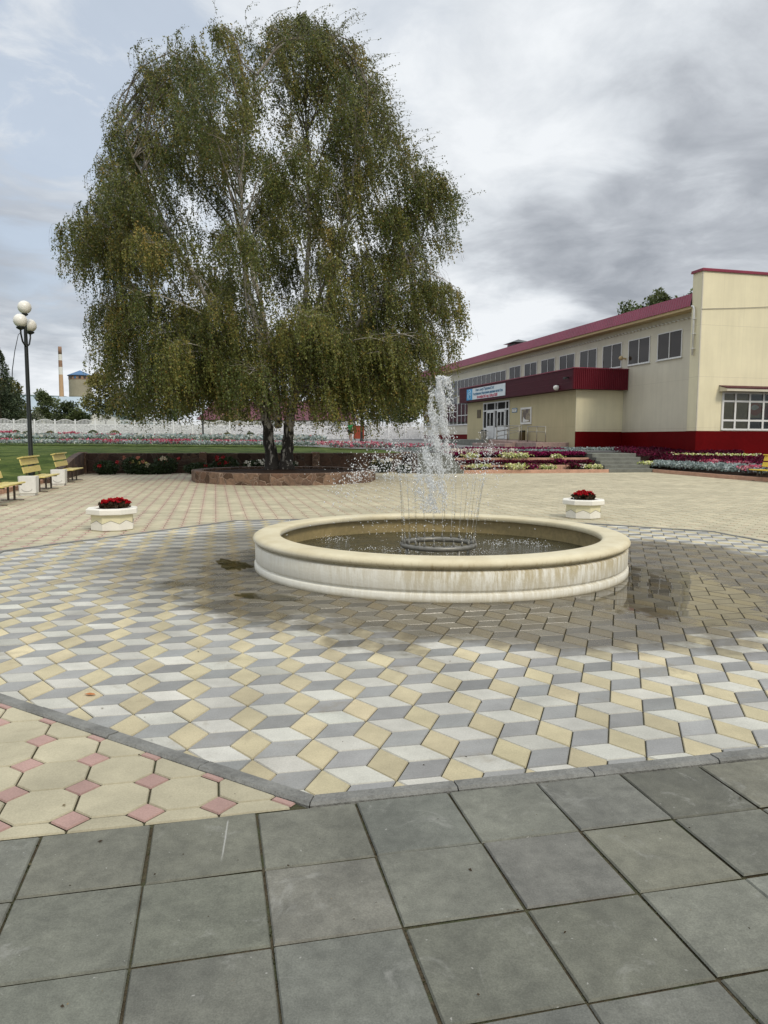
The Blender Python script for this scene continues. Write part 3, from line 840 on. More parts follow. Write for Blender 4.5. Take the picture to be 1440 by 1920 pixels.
# pool water
def water_mat(name, deep, alpha, bump, sc_=7, ior=1.33):
    m, t, b = begin(name)
    pos = t.new('ShaderNodeNewGeometry').outputs['Position']
    df = t.new('ShaderNodeBsdfDiffuse'); df.inputs['Color'].default_value = c4(deep)
    tr = t.new('ShaderNodeBsdfTransparent'); tr.inputs['Color'].default_value = (.80, .76, .62, 1)
    gl = t.new('ShaderNodeBsdfGlossy'); gl.inputs['Roughness'].default_value = .02
    fr = t.new('ShaderNodeFresnel'); fr.inputs['IOR'].default_value = ior
    m1 = t.new('ShaderNodeMixShader'); m1.inputs[0].default_value = alpha
    t.l.new(df.outputs[0], m1.inputs[1]); t.l.new(tr.outputs[0], m1.inputs[2])
    m2 = t.new('ShaderNodeMixShader'); t.l.new(fr.outputs[0], m2.inputs[0]); t.l.new(m1.outputs[0], m2.inputs[1]); t.l.new(gl.outputs[0], m2.inputs[2])
    t.l.new(m2.outputs[0], t.n['Material Output'].inputs['Surface'])
    if bump:
        bp = t.new('ShaderNodeBump'); bp.inputs['Strength'].default_value = 1; bp.inputs['Distance'].default_value = bump
        hgt = t.math('ADD', t.noise(pos, sc_, 4, .6, .5), t.math('MULTIPLY', t.noise(pos, sc_ * 3.3, 3, .6), .35))
        t.put(bp.inputs['Height'], hgt)
        for n_ in (gl, fr, df): t.l.new(bp.outputs[0], n_.inputs['Normal'])
    return m
mb = MB(); mb.lathe([(1.984, .135), (.01, .135)], 120, (FC[0], FC[1], 0), smooth=True)
tag(mb.build('pool_water', water_mat('murky_pool', (.060, .056, .030), .18, .06, 6)), kind='structure')
# puddles on the paving
def puddle(cx, cy, rx, ry, seed, ph=0.0):
    g = np.random.default_rng(seed); n = 90
    k = [g.normal() * .16 / (1 + .5 * j) for j in range(14)]; f = g.random(14) * 6.28
    P = []
    for i in range(n):
        w = 2 * math.pi * i / n
        r_ = 1 + sum(k[j] * math.sin((j + 2) * w + f[j]) for j in range(14))
        x, y = rx * r_ * math.cos(w), ry * r_ * math.sin(w)
        p = np.array([cx + x * math.cos(ph) - y * math.sin(ph), cy + x * math.sin(ph) + y * math.cos(ph)])
        d = p - FC; l = np.linalg.norm(d)
        if l < 2.205: p = FC + d / l * 2.205
        P.append((p[0], p[1], .0042 + .0006 * (seed % 5)))
    return P
M['puddle'] = water_mat('puddle_water', (.05, .04, .02), .97, .0012, 9, 1.33)
for nm, a in (('puddle', (-1.80, 8.7, .16, .42, 5, .4)), ('puddle', (-1.10, 6.9, .34, .13, 7, -.35))):
    mb = MB(); P = puddle(*a); c = np.mean(np.array(P), 0)
    vs = [tuple(c)] + P; mb.add(vs, [(0, 1 + i, 1 + (i + 1) % 90) for i in range(90)], 0, True)
    tag(mb.build(nm, M['puddle']), kind='structure')

# jets, drops, foam
def drop_mat():
    m, t, b = begin('water_drop')
    b.inputs['Base Color'].default_value = (.92, .94, .95, 1); b.inputs['Roughness'].default_value = .15
    tr = t.new('ShaderNodeBsdfTransparent'); tl = t.new('ShaderNodeBsdfTranslucent'); tl.inputs['Color'].default_value = (.95, .96, .97, 1)
    m1 = t.new('ShaderNodeMixShader'); m1.inputs[0].default_value = .45
    t.l.new(b.outputs[0], m1.inputs[1]); t.l.new(tl.outputs[0], m1.inputs[2])
    m2 = t.new('ShaderNodeMixShader'); m2.inputs[0].default_value = .05
    t.l.new(m1.outputs[0], m2.inputs[1]); t.l.new(tr.outputs[0], m2.inputs[2])
    t.l.new(m2.outputs[0], t.n['Material Output'].inputs['Surface'])
    return m
def jet_mat():
    m, t, b = begin('water_jet')
    g = t.new('ShaderNodeBsdfGlossy'); g.inputs['Roughness'].default_value = .08
    tr = t.new('ShaderNodeBsdfTransparent'); tr.inputs['Color'].default_value = (.93, .92, .88, 1)
    mx = t.new('ShaderNodeMixShader'); mx.inputs[0].default_value = .34
    t.l.new(tr.outputs[0], mx.inputs[1]); t.l.new(g.outputs[0], mx.inputs[2])
    t.l.new(mx.outputs[0], t.n['Material Output'].inputs['Surface'])
    return m
M['drop'] = drop_mat(); M['jet'] = jet_mat()
OCTA = np.array([(1, 0, 0), (0, 1, 0), (-1, 0, 0), (0, -1, 0), (0, 0, 1), (0, 0, -1)], float)
OF = np.array([(0, 1, 4), (1, 2, 4), (2, 3, 4), (3, 0, 4), (1, 0, 5), (2, 1, 5), (3, 2, 5), (0, 3, 5)])
def drops(name, C, r, stretch=None):
    n = len(C); r = np.broadcast_to(r, n)
    sz = np.ones((n, 3))
    sz[:, 2] = 1 + (stretch if stretch is not None else 0) * rng.random(n)
    q = OCTA[None] * sz[:, None, :] * r[:, None, None]
    a = rng.normal(size=n) * .5; sh = q.copy(); sh[:, :, 0] += q[:, :, 2] * np.tan(np.clip(a, -1, 1))[:, None]
    V = (sh + C[:, None, :]).reshape(-1, 3)
    Fc = (OF[None] + 6 * np.arange(n)[:, None, None]).reshape(-1, 3)
    me = bpy.data.meshes.new(name); me.from_pydata(V.tolist(), [], Fc.tolist())
    me.polygons.foreach_set('use_smooth', np.ones(len(Fc), bool))
    return tag(link(name, me, None, [M['drop']]), kind='stuff')
allC, allr = [], []
gj = np.random.default_rng(21)
for k in range(24):
    w = 2 * math.pi * (k + .3) / 24
    p0 = np.array([FC[0] + .44 * math.cos(w), FC[1] + .44 * math.sin(w), .31])
    out = .30 + .30 * math.cos(w) * (1 if math.cos(w) > 0 else .35) + gj.normal() * .08
    vz = 4.4 + gj.normal() * .25
    T_ = vz / 9.8
    wind = -.55
    def pos(t): return p0 + np.array([math.cos(w) * out * t + wind * t * t * .5 * (1.5 if t > .3 else 1), math.sin(w) * out * t, vz * t - 4.9 * t * t])
    tb = .17 + .05 * gj.random()
    ts = np.linspace(0, tb, 9)
    mb = MB(); mb.tube([pos(t) - p0 for t in ts], [.0032] + [.0024 + .0012 * gj.random() for _ in ts[1:]], 6)
    o = mb.build('water_jet', M['jet']); o.location = tuple(p0)
    tag(o, 'thin clear water jet rising from the nozzle ring in the fountain', 'water jet', 'water jets of the fountain ring')
    n = 60
    tt_ = np.concatenate([tb * gj.random(14) ** .6, tb + (1.95 * T_ - tb) * gj.random(n) ** 1.2])
    jit = np.clip((tt_ - tb) / T_, 0, 2)
    for t_, j_ in zip(tt_, jit):
        allC.append(pos(t_) + gj.normal(size=3) * (.004 + .055 * j_)); allr.append(.0028 + .0045 * gj.random() ** 2)
# the white broken column in the middle
n = 17000
hz = gj.random(n) ** .85
z = .62 + hz * 1.62
rad = np.interp(z, [.6, .95, 1.3, 1.7, 2.0, 2.25], [.26, .26, .23, .185, .155, .08])
ang = gj.random(n) * 6.283; rr = np.sqrt(np.abs(gj.normal(size=n))) * rad * .72
C = np.column_stack([FC[0] + rr * np.cos(ang) + .0 - (2.2 - z) * .075 + .02, FC[1] + rr * np.sin(ang), z])
clump = np.sin(C[:, 0] * 47 + C[:, 2] * 7) + np.sin(C[:, 0] * 83 - C[:, 2] * 11 + C[:, 1] * 31) + .8 * np.sin(C[:, 2] * 23 + C[:, 0] * 19) + gj.normal(size=n) * .6 - 1.3 * rr / (rad + .01) + .7
C = C[clump > 0]
col_r = .0020 + .0056 * gj.random(len(C)) ** 3
# side plume carried by the wind
n = 900
q = gj.random(n)
C2 = np.column_stack([FC[0] - .15 - 1.05 * q + gj.normal(size=n) * .10, FC[1] + gj.normal(size=n) * .22, 1.25 - .38 * (q - .45) ** 2 * 2.5 + gj.normal(size=n) * .10 - .12 * q])
n = 420
C3 = np.column_stack([FC[0] + gj.normal(size=n) * .62 - .25, FC[1] + gj.normal(size=n) * .5, .25 + gj.random(n) * 1.0])
n = 160
C4 = np.column_stack([FC[0] + .12 + .62 * gj.random(n), FC[1] + gj.normal(size=n) * .2, 1.0 + .35 * gj.random(n)])
allC = np.concatenate([np.array(allC), C, C2, C3, C4])
allr = np.concatenate([np.array(allr), col_r, .0028 + .0075 * gj.random(len(C2)) ** 2.2, .0025 + .004 * gj.random(len(C3)) ** 2, .003 + .006 * gj.random(len(C4)) ** 2])
n_j = len(allC) - len(C) - len(C2) - len(C3) - len(C4)
drops('water_spray', allC, allr, np.concatenate([np.full(n_j, .8), np.full(len(C), 3.4), np.full(len(C2), .7), np.full(len(C3), .9), np.full(len(C4), .7)]))
fm, fr_ = [], []
for px, py, k, sx in ((628, 1012, 1.0, .16), (925, 1020, .6, .1), (978, 1017, 1.0, .17), (760, 1034, .6, .15), (1010, 1024, .5, .12), (700, 1030, .5, .15), (850, 1036, .6, .18)):
    p = G(px, py, .14); n = int(150 * k)
    fm.append(np.column_stack([p[0] + gj.normal(size=n) * sx, p[1] + gj.normal(size=n) * sx * .8, .137 + np.abs(gj.normal(size=n)) * .018])); fr_.append(.002 + .005 * gj.random(n) ** 2.5)
n = 350; w = gj.random(n) * 6.28
fm.append(np.column_stack([FC[0] + (.5 + gj.normal(size=n) * .12) * np.cos(w), FC[1] + (.5 + gj.normal(size=n) * .12) * np.sin(w), .138 + np.abs(gj.normal(size=n)) * .01])); fr_.append(.002 + .003 * gj.random(n) ** 2)
drops('water_foam', np.concatenate(fm), np.concatenate(fr_), .3)

# ------------------------------------------------------------------ octagonal planters with red flowers
def planter(loc, rz, label):
    o = empty('planter', loc, rz, label, 'planter')
    ph = math.pi / 8
    mb = MB(); mb.lathe([(.33, 0), (.345, .015), (.345, .27), (.30, .27)], 8, phase=ph)
    # lower half whiter with a zigzag line scratched in
    body = mb.build('body', M['planter_cream'], o)
    mb = MB()
    for k in range(8):
        w0, w1 = ph + k * math.pi / 4, ph + (k + 1) * math.pi / 4
        p0 = np.array([math.cos(w0), math.sin(w0)]) * .3475; p1 = np.array([math.cos(w1), math.sin(w1)]) * .3475; pm = (p0 + p1) / 2
        mb.add([(*p0, .012), (*p1, .012), (*p1, .115), (*pm, .17), (*p0, .115)], [(0, 1, 2, 3, 4)])
    mb.build('white_zigzag_base', M['planter_stone'], body)
    mb = MB()
    for k in range(8):
        w0, w1 = ph + k * math.pi / 4, ph + (k + 1) * math.pi / 4
        p0 = np.array([math.cos(w0), math.sin(w0)]) * .349; p1 = np.array([math.cos(w1), math.sin(w1)]) * .349; pm = (p0 + p1) / 2
        for a, za, b, zb in ((p0, .115, pm, .17), (pm, .17, p1, .115)):
            mb.tube([(*a, za), (*b, zb)], .0028, 5)
    mb.build('zigzag_line', M['ink'], body)
    mb = MB(); mb.lathe([(.30, .262), (.405, .262), (.42, .275), (.42, .345), (.405, .36), (.31, .362), (.28, .35), (.27, .30)], 8, phase=ph)
    mb.build('rim', M['planter_stone'], o)
    mb = MB(); mb.lathe([(.29, .335), (.15, .37), (.001, .385)], 16, smooth=True); mb.build('soil', M['soil'], o)
    return o
def begonia(loc, sx, seed, label, k=1.0):
    g = np.random.default_rng(seed)
    o = empty('red_flowers', loc, 0, label, 'flowers')
    n = int(420 * k); w = g.random(n) * 6.28; r = np.sqrt(g.random(n)) * .24 * k
    P = np.column_stack([r * np.cos(w) + sx, r * np.sin(w), .0 + .05 * (1 - r / .25) + g.random(n) * .06])
    D = g.normal(size=(n, 3)); D[:, 2] = np.abs(D[:, 2])
    L = .05 + .03 * g.random(n)
    quads('leaves', leaf_quads(P, D, L, L * .8), np.array([.045, .028, .014]) * (.5 + g.random(n))[:, None], M['petal'], o)
    n2 = int(46 * k); V, c = [], []
    for i in range(n2):
        w = g.random() * 6.28; r = math.sqrt(g.random()) * .22 * k
        cc = np.array([r * math.cos(w) + sx, r * math.sin(w), .075 + .07 * (1 - r / .24) + .03 * g.random()])
        m_ = 14
        dd = g.normal(size=(m_, 3)); dd[:, 2] = np.abs(dd[:, 2]) * .7
        V.append(leaf_quads(cc + dd * .006, dd, .034, .034)); c.append(np.array([.52, .008, .018]) * (.55 + .6 * g.random(m_))[:, None])
    quads('blossoms', np.concatenate(V), np.concatenate(c), M['petal'], o)
pL, pR = G(197, 997), G(1102, 974)
planter((pL[0], pL[1] + .34, 0), YAW + .05, 'white octagonal planter with a zigzag base, left of the fountain')
planter((pR[0], pR[1] + .34, 0), YAW + .3, 'white octagonal planter with a zigzag base, right behind the fountain')
begonia((pL[0] + .02, pL[1] + .34, .352), .03, 3, 'dense mound of red begonias in the planter on the benches side')
begonia((pR[0], pR[1] + .34, .352), .0, 4, 'sparser red begonias in the planter on the hall side', .85)

# ------------------------------------------------------------------ benches, bins
def bench(loc, rz, label, slat, group=None, sub=()):
    o = empty('park_bench', loc, rz, label, 'bench', group)
    Lh = 1.0
    # local: x along the bench, y towards the front; leg line at y=0
    seat = [(-.20, .395, .02), (-.075, .39, 0), (.05, .392, 0), (.175, .40, .0)]
    for y, z, t_ in seat:
        mb = MB(); mb.box(-Lh, Lh, y, y + .112, z, z + .035, 0, .006); mb.build('seat_slat', slat, o)
    d = np.array([0, -.26, 1.0]); d /= np.linalg.norm(d); nn = np.array([0, d[2], -d[1]])
    for k0, hgt in ((.12, .17), (.345, .17)):
        c = np.array([0, -.20, .41]) + d * (k0 + hgt / 2)
        mb = MB(); mb.obox(c, (Lh, 0, 0), tuple(d * hgt / 2), tuple(nn * .016)); mb.build('back_slat', slat, o)
    c = np.array([0, -.20, .41]) + d * .555
    mb = MB(); mb.obox(c + nn * .02, (Lh, 0, 0), tuple(nn * .075), tuple(d * .018)); mb.build('top_rail', slat, o)
    for x in (-.74, .74):
        mb = MB()
        for y in (-.05, .09): mb.box(x - .022, x + .022, y - .022, y + .022, .02, .392)
        mb.box(x - .024, x + .024, -.22, .30, 0, .02)
        mb.box(x - .018, x + .018, -.2, .26, .362, .388)
        mb.tube([(x, -.19, .375), tuple(np.array([x, -.235, .41]) + d * .55)], .018, 6)
        mb.build('leg', M['brown_metal'], o)
    return o
Dw = WS; rb = math.atan2(Dw[1], Dw[0])          # bench length runs along WS; front must face +UA
for (x, y), lb in (((-8.79, 16.93), 'pale yellow slatted bench nearest the camera, cut off by the photo edge'), ((-9.77, 21.07), 'pale yellow slatted bench in the middle of the lawn side row'), ((-10.9, 25.6), 'pale yellow slatted bench standing farthest along the lawn, by the stone wall')):
    bench((x, y, 0), rb - math.pi, lb, M['slat'], 'benches along the lawn')
bench((14.05, 26.75, 0), rb - .25 + .12, 'bright yellow bench by the silver border in front of the hall', M['slat_bright'])
def bin_(loc, label):
    o = empty('litter_bin', loc, YAW, label, 'litter bin', 'white concrete bins between the benches')
    mb = MB(); w = .21; c = .035
    sec = lambda w_: [(-w_ + c, -w_), (w_ - c, -w_), (w_, -w_ + c), (w_, w_ - c), (w_ - c, w_), (-w_ + c, w_), (-w_, w_ - c), (-w_, -w_ + c)]
    vs, fs = [], []
    prof = [(.19, .055), (.20, .07), (.215, .47), (.215, .50), (.185, .50), (.18, .46), (.17, .12)]
    for w_, z in prof: vs += [(x, y, z) for x, y in sec(w_)]
    for i in range(len(prof) - 1): fs += [(i * 8 + k, i * 8 + (k + 1) % 8, i * 8 + 8 + (k + 1) % 8, i * 8 + 8 + k) for k in range(8)]
    fs.append(tuple(range((len(prof) - 1) * 8, len(prof) * 8)))
    mb.add(vs, fs); mb.build('body', M['white_paint'], o)
    mb = MB(); mb.box(-.17, .17, -.17, .17, 0, .055, 0, .008); mb.build('foot', M['white_paint'], o)
    mb = MB()
    P = [(.155 * math.cos(w), -.2125 - .003, .30 - .155 * 1.25 * math.sin(w) * 1.0) for w in np.linspace(0.0, math.pi, 13)]
    mb.tube([(x * .8, y, .12 + (z - .12) * .35) for x, y, z in P], .004, 5); mb.build('relief_arc', M['ink'], o)
bin_((-9.25, 19.2, 0), 'white concrete litter bin beside the first and middle yellow benches')
bin_((-10.25, 23.28, 0), 'white concrete litter bin beside the middle and last yellow benches')

# ------------------------------------------------------------------ lamp posts
def lamp(loc, rz, label, h=5.15, arm=.55, bare=False):
    o = empty('street_lamp', loc, rz, label, 'street lamp')
    mb = MB(); mb.lathe([(.11, 0), (.11, .5), (.085, .56), (.075, .6), (.062, h - .6), (.05, h)], 14, smooth=True); mb.build('post', M['black_metal'], o)
    mb = MB()
    for s_ in (-1, 1):
        P = [(s_ * .03, 0, h - .75), (s_ * arm * .7, 0, h - .62), (s_ * arm, 0, h - .38), (s_ * arm, 0, h - .26)]
        mb.tube(P, .028, 8)
        mb.lathe([(.04, 0), (.13, .05), (.14, .09)], 12, (s_ * arm, 0, h - .27), smooth=True)
    mb.tube([(0, 0, h - .05), (0, 0, h + .32)], .03, 8); mb.lathe([(.04, 0), (.10, .04), (.11, .07)], 12, (0, 0, h + .26), smooth=True)
    mb.build('bracket', M['black_metal'], o)
    for c in ((-arm, 0, h + .03), (arm, 0, h + .03), (0, 0, h + .55)):
        mb = MB(); mb.ball(c, .218, 24, 14); mb.build('globe', M['globe'], o)
    return o
lp = (-12.05, 25.25)
lamp((lp[0], lp[1], lawn_z(*toAS(lp)) - .02), R(100.5), 'tall black lamp post with three white globes behind the yellow benches', h=5.08)
lamp((-42.2, 84 - 6, 1.45), 0, 'small distant three globe lamp post in front of the dark spruce', h=4.6)
lamp((-1.38, 45, .93), R(40), 'slim dark lamp post on the road edge, its top inside the birch crown', h=5.2)
lamp((-16.6, 68, 1.3), R(10), 'thin dark lamp post by the white fence, half hidden by hanging birch twigs', h=4.6)

# ------------------------------------------------------------------ birch in its round stone planter
TC = np.array([-3.6, 26.75]); PR = 3.3
pl = empty('tree_planter', (TC[0], TC[1], 0), 0, 'low round planter of brown stone cladding round the birch foot', 'planter')
mb = MB(); n12 = 14
mb.lathe([(PR, -.02), (PR, .36), (PR - .02, .385), (PR - .33, .385), (PR - .35, .36), (PR - .35, .2)], n12, phase=.12)
mb.build('stone_wall', M['rock'], pl)
mb = MB(); mb.lathe([(PR - .34, .30), (1.2, .36), (.01, .40)], 28, smooth=True); mb.build('soil', M['soil'], pl)
def plane_x(px, py): return PY(px, py, TC[1])
prof = [(22, 535, 585), (40, 440, 640), (60, 320, 655), (100, 262, 698), (150, 250, 712), (200, 212, 742), (250, 196, 765), (300, 178, 812), (350, 160, 868), (390, 142, 882), (430, 112, 872), (470, 100, 850), (500, 108, 812), (521, 120, 790), (534, 140, 866), (580, 160, 876), (620, 162, 874), (660, 160, 858), (700, 172, 850), (740, 186, 842), (780, 200, 838), (815, 285, 775), (835, 300, 740)]
Zs = np.array([plane_x(500, p[0])[2] for p in prof]); XL = np.array([plane_x(p[1], p[0])[0] for p in prof]); XR = np.array([plane_x(p[2], p[0])[0] for p in prof])
Zs, XL, XR = Zs[::-1], XL[::-1], XR[::-1]
def lim(z): return np.interp(z, Zs, XL), np.interp(z, Zs, XR)
tr = empty('birch_tree', (TC[0] - .25, TC[1] + .2, .35), 0, 'big weeping birch with forked white trunk rising from the round stone planter', 'tree')
TO = np.array(tr.location)
gt = np.random.default_rng(77)
def W(px, py, dy=0.0):
    p = plane_x(px, py); f = (TC[1] + dy) / TC[1]
    return np.array([p[0], TC[1] + .2 + dy, p[2]])
def smooth_path(P, n=14):
    P = np.array(P, float); t = np.linspace(0, 1, n)
    q = curve3(P, t); return q
def curve3(C, t):
    t = t * (len(C) - 1); i = np.minimum(t.astype(int), len(C) - 2); f = (t - i)[:, None]
    p0 = C[np.maximum(i - 1, 0)]; p1 = C[i]; p2 = C[i + 1]; p3 = C[np.minimum(i + 2, len(C) - 1)]
    return .5 * (2 * p1 + (p2 - p0) * f + (2 * p0 - 5 * p1 + 4 * p2 - p3) * f ** 2 + (3 * p1 - p0 - 3 * p2 + p3) * f ** 3)
stems = [
    ([W(534, 884), W(538, 850), W(541, 800), W(552, 720), W(572, 560), W(578, 400), W(572, 230), W(566, 60)], .26, .02),
    ([W(510, 884), W(506, 845), W(498, 790), W(492, 720, .2), W(470, 590, .4), W(445, 440, .5), W(400, 260, .4), W(345, 75, .2)], .25, .02),
    ([W(541, 800), W(562, 715, -.5), W(610, 590, -1.0), W(655, 430, -1.3), W(688, 250, -1.2), W(690, 110, -1.0)], .14, .015),
    ([W(496, 770), W(455, 680, -.6), W(395, 560, -1.2), W(320, 420, -1.6), W(262, 290, -1.5), W(225, 215, -1.4)], .13, .015),
    ([W(547, 760), W(560, 660, 1.0), W(600, 500, 2.2), W(640, 330, 2.8), W(640, 160, 2.8)], .13, .015),
    ([W(492, 740), W(480, 640, 1.2), W(440, 500, 2.4), W(420, 330, 3.0), W(440, 150, 3.0)], .12, .015),
    ([W(520, 800), W(520, 690, -1.2), W(500, 560, -2.4), W(480, 420, -3.0), W(500, 260, -3.0), W(510, 150, -2.6)], .12, .015),
    ([W(548, 740), W(640, 640, -.2), W(745, 520, -.4), W(800, 420, -.4), W(806, 300, -.4)], .12, .012),
    ([W(494, 750), W(400, 660, .3), W(270, 560, .5), W(185, 470, .6), W(150, 415, .6)], .11, .012),
]
tb = MB(); SP = []
for P, r0, r1 in stems:
    q = smooth_path(P, 26)
    q = q[:24] if r0 > .2 else q[:23]; q = curve3(q, np.linspace(0, 1, 26)); q[1:] += gt.normal(size=q[1:].shape) * .03
    k = np.linspace(0, 1, 26); rad = r0 * (1 - k) ** 1.25 + r1
    if r0 > .2: rad[:3] *= np.array([1.35, 1.15, 1.05])
    tb.tube(q - TO, rad, 10, cap=True); SP.append((q, rad))
allst = np.concatenate([s[0][3:] for s in SP])
S_p, S_d, S_L, S_c = [], [], [], []       # strands: root, outward direction, length, colour group
lb_ = MB()
def add_strands(p, od_, n, Lm, cg):
    for _ in range(n):
        S_p.append(p + gt.normal(size=3) * .07); d = od_ + gt.normal(size=3) * .35; S_d.append(d); S_L.append(Lm * (.55 + .8 * gt.random())); S_c.append(cg)
def persp(P):                      # crown outline is narrower in front, wider behind
    k = TC[1] / P[..., 1]
    return P[..., 0] * k, EYE + (P[..., 2] - EYE) * k
def inside(p):
    x, z = persp(p); l, r_ = lim(z); return l < x < r_ and z < Zs[-1]
nl = 0
zt_all = np.linspace(2.6, Zs[-1] - .2, 400)
wz = np.array([(lim(z)[1] - lim(z)[0]) for z in zt_all]); wz = wz ** .85; wz /= wz.sum()
for it in range(340):
    zt = gt.choice(zt_all, p=wz)
    l, r_ = lim(zt); xc = (l + r_) / 2; rx = (r_ - l) / 2; ry = min(rx, 5.6) * .85
    w = gt.random() * 6.283
    if gt.random() < .34: w = gt.choice([0, math.pi]) + gt.normal() * .3
    f_ = (.50 + .49 * gt.random() ** .55) if gt.random() < .55 else .75 * gt.random() ** .5
    tg = np.array([xc + rx * f_ * math.cos(w), TC[1] + .2 + ry * f_ * math.sin(w), zt + .25])
    hd = np.linalg.norm(allst[:, :2] - tg[:2], axis=1)
    want = tg[2] - .75 * hd - .3
    cost = hd + 1.4 * np.abs(allst[:, 2] - np.maximum(want, 3.0))
    k = np.argpartition(cost, 5)[:5]; st = allst[gt.choice(k)]
    v = tg - st; L = np.linalg.norm(v)
    if L < .4: continue
    mid = st + v * .5 + np.array([0, 0, .16 * L]) + gt.normal(size=3) * .06 * L
    m2 = st + v * .82 + np.array([0, 0, .11 * L])
    bl_ = np.array([st + v * .3, mid, m2, tg])
    if zt > 7 and not all(inside(x_) for x_ in bl_[1:3]): continue
    q = curve3(np.array([st, (st + mid) / 2 + gt.normal(size=3) * .03 * L, mid, m2, tg]), np.linspace(0, 1, 14))
    if zt > 8.5 and not all(inside(x_) for x_ in q[5:]): continue
    rad = np.linspace(.014 + .0075 * L, .005, 14)
    lb_.tube(q - TO, rad, 5, cap=False)
    nl += 1
    cg0 = gt.normal() * .5
    hd_ = v / L
    nsub = int(L * 3.6) + 4
    for s_ in range(nsub):
        u = .22 + .78 * gt.random() ** .8; i = min(int(u * 13), 12); p = q[i] + (q[i + 1] - q[i]) * (u * 13 - i)
        sd = np.cross(hd_, [0, 0, 1]) * gt.choice([-1, 1]) * (.4 + .6 * gt.random()) + hd_ * .55 + np.array([0, 0, .45 * gt.random() - .05]) + gt.normal(size=3) * .2
        sd /= np.linalg.norm(sd); sl_ = (.35 + .9 * gt.random()) * (1.05 - .4 * u)
        e = p + sd * sl_ + np.array([0, 0, -.25 * sl_ * sl_])
        if not inside(e): e = p + (e - p) * .45
        mdl = (p + e) / 2 + np.array([0, 0, .08 * sl_])
        lb_.tube([p - TO, mdl - TO, e - TO], [.008, .006, .003], 3, cap=False)
        cg = cg0 + gt.normal() * .45
        hh = (e[2] - 2) / 14
        Lm = 1.35 - .55 * np.clip(hh, 0, 1)
        for pp, kk in ((mdl, 2), (e, 3), ((mdl + e) / 2, 2)): add_strands(pp, sd, kk, Lm, cg)
    add_strands(q[-1], hd_, 4, .9, cg0); add_strands(q[-4], hd_, 3, .9, cg0)
for q, rad in SP:                                   # leaders' own tips
    for i in range(12, 26): add_strands(q[i], gt.normal(size=3) * np.array([1, 1, .3]) + np.array([0, 0, .3]), 4 + (i > 20) * 8, .8, gt.normal() * .5)
for _ in range(620):                                # inner curtain round the fork
    w = gt.random() * 6.283; r_ = 1.0 + 2.8 * gt.random() ** .7
    p = np.array([TO[0] + r_ * math.cos(w), TO[1] + r_ * math.sin(w) * .9, 2.9 + 3.4 * gt.random()])
    add_strands(p, np.array([math.cos(w), math.sin(w), .1]), 3, 1.4, gt.normal() * .55)
S_p, S_d, S_L, S_c = np.array(S_p), np.array(S_d), np.array(S_L), np.array(S_c)
N = len(S_p)
# ragged lower edge of the crown
low_px = np.array([[100, 560], [150, 700], [190, 760], [240, 795], [290, 815], [315, 826], [335, 795], [370, 775], [440, 798], [470, 792], [500, 788], [530, 806], [560, 815], [590, 818], [640, 806], [700, 815], [760, 842], [790, 860], [840, 800], [875, 660]])
lowX = np.array([plane_x(*p)[0] for p in low_px]); lowZ = np.array([plane_x(*p)[2] for p in low_px])
m_ = 12
T_ = np.linspace(0, 1, m_)
od = S_d / np.linalg.norm(S_d, axis=1, keepdims=True)
wind = np.array([.30, 0, 0])
strand = S_p[:, None, :] + S_L[:, None, None] * (od[:, None, :] * (.30 * (1 - np.exp(-3 * T_)))[None, :, None] + np.array([0, 0, -1.0]) * (T_ ** 1.15)[None, :, None] * .92 + wind * (T_ ** 1.6 * (.35 + .5 * np.clip((S_p[:, 2] - 8) / 8, 0, 1)[:, None]))[:, :, None])
strand += np.cumsum(gt.normal(size=strand.shape) * .012, axis=1)
per_m = 21.0
cnt = np.maximum((S_L * per_m).astype(int), 4)
idx = np.repeat(np.arange(N), cnt)
u = gt.random(len(idx)) ** .9 * (m_ - 1.001); i0 = u.astype(int); f_ = (u - i0)[:, None]
C = strand[idx, i0] * (1 - f_) + strand[idx, i0 + 1] * f_ + gt.normal(size=(len(idx), 3)) * .022
Xp, Zp = persp(C)
l, r_ = lim(Zp); edge = gt.normal(size=N)[idx] * .28
lowz = np.interp(Xp, lowX, lowZ) + gt.normal(size=N)[idx] * .5
fr = np.clip(np.abs(Xp - (l + r_) / 2) / ((r_ - l) / 2 + .01), 0, 1); left = Xp < (l + r_) / 2
thin = np.clip((Zp - 9) / 5, 0, 1) * (.10 + np.where(left, .30, .22) * fr ** 1.4)
sgap = gt.random(N)[idx]                      # whole strands drop out, leaving sky gaps
ok = (Xp > l - .1 + edge) & (Xp < r_ + .1 + edge) & (Zp > lowz) & (Zp < Zs[-1] + .1) & (sgap > thin)
C, idx = C[ok], idx[ok]
D = gt.normal(size=C.shape) * .55 + np.array([.12, 0, -.8])
Ls = .050 + .034 * gt.random(len(C))
cgv = S_c[idx] + gt.normal(size=len(C)) * .5
green = np.array([.128, .162, .036]); olive = np.array([.255, .245, .062]); rust = np.array([.32, .20, .05]); dark = np.array([.078, .104, .027])
k1 = np.clip(cgv * .45 + .35, 0, 1)[:, None]
colr = dark * (1 - k1) + olive * k1
k2 = np.clip(gt.normal(size=len(C)) * .35, 0, 1)[:, None]; colr = colr * (1 - k2) + green * k2
autumn = (np.clip(cgv - .85, 0, 1.2) * .55)[:, None]; autumn = np.maximum(autumn, (gt.random(len(C)) < .035)[:, None] * .8)
colr = colr * (1 - autumn) + rust * autumn
colr = colr * (.75 + .5 * gt.random(len(C)))[:, None]
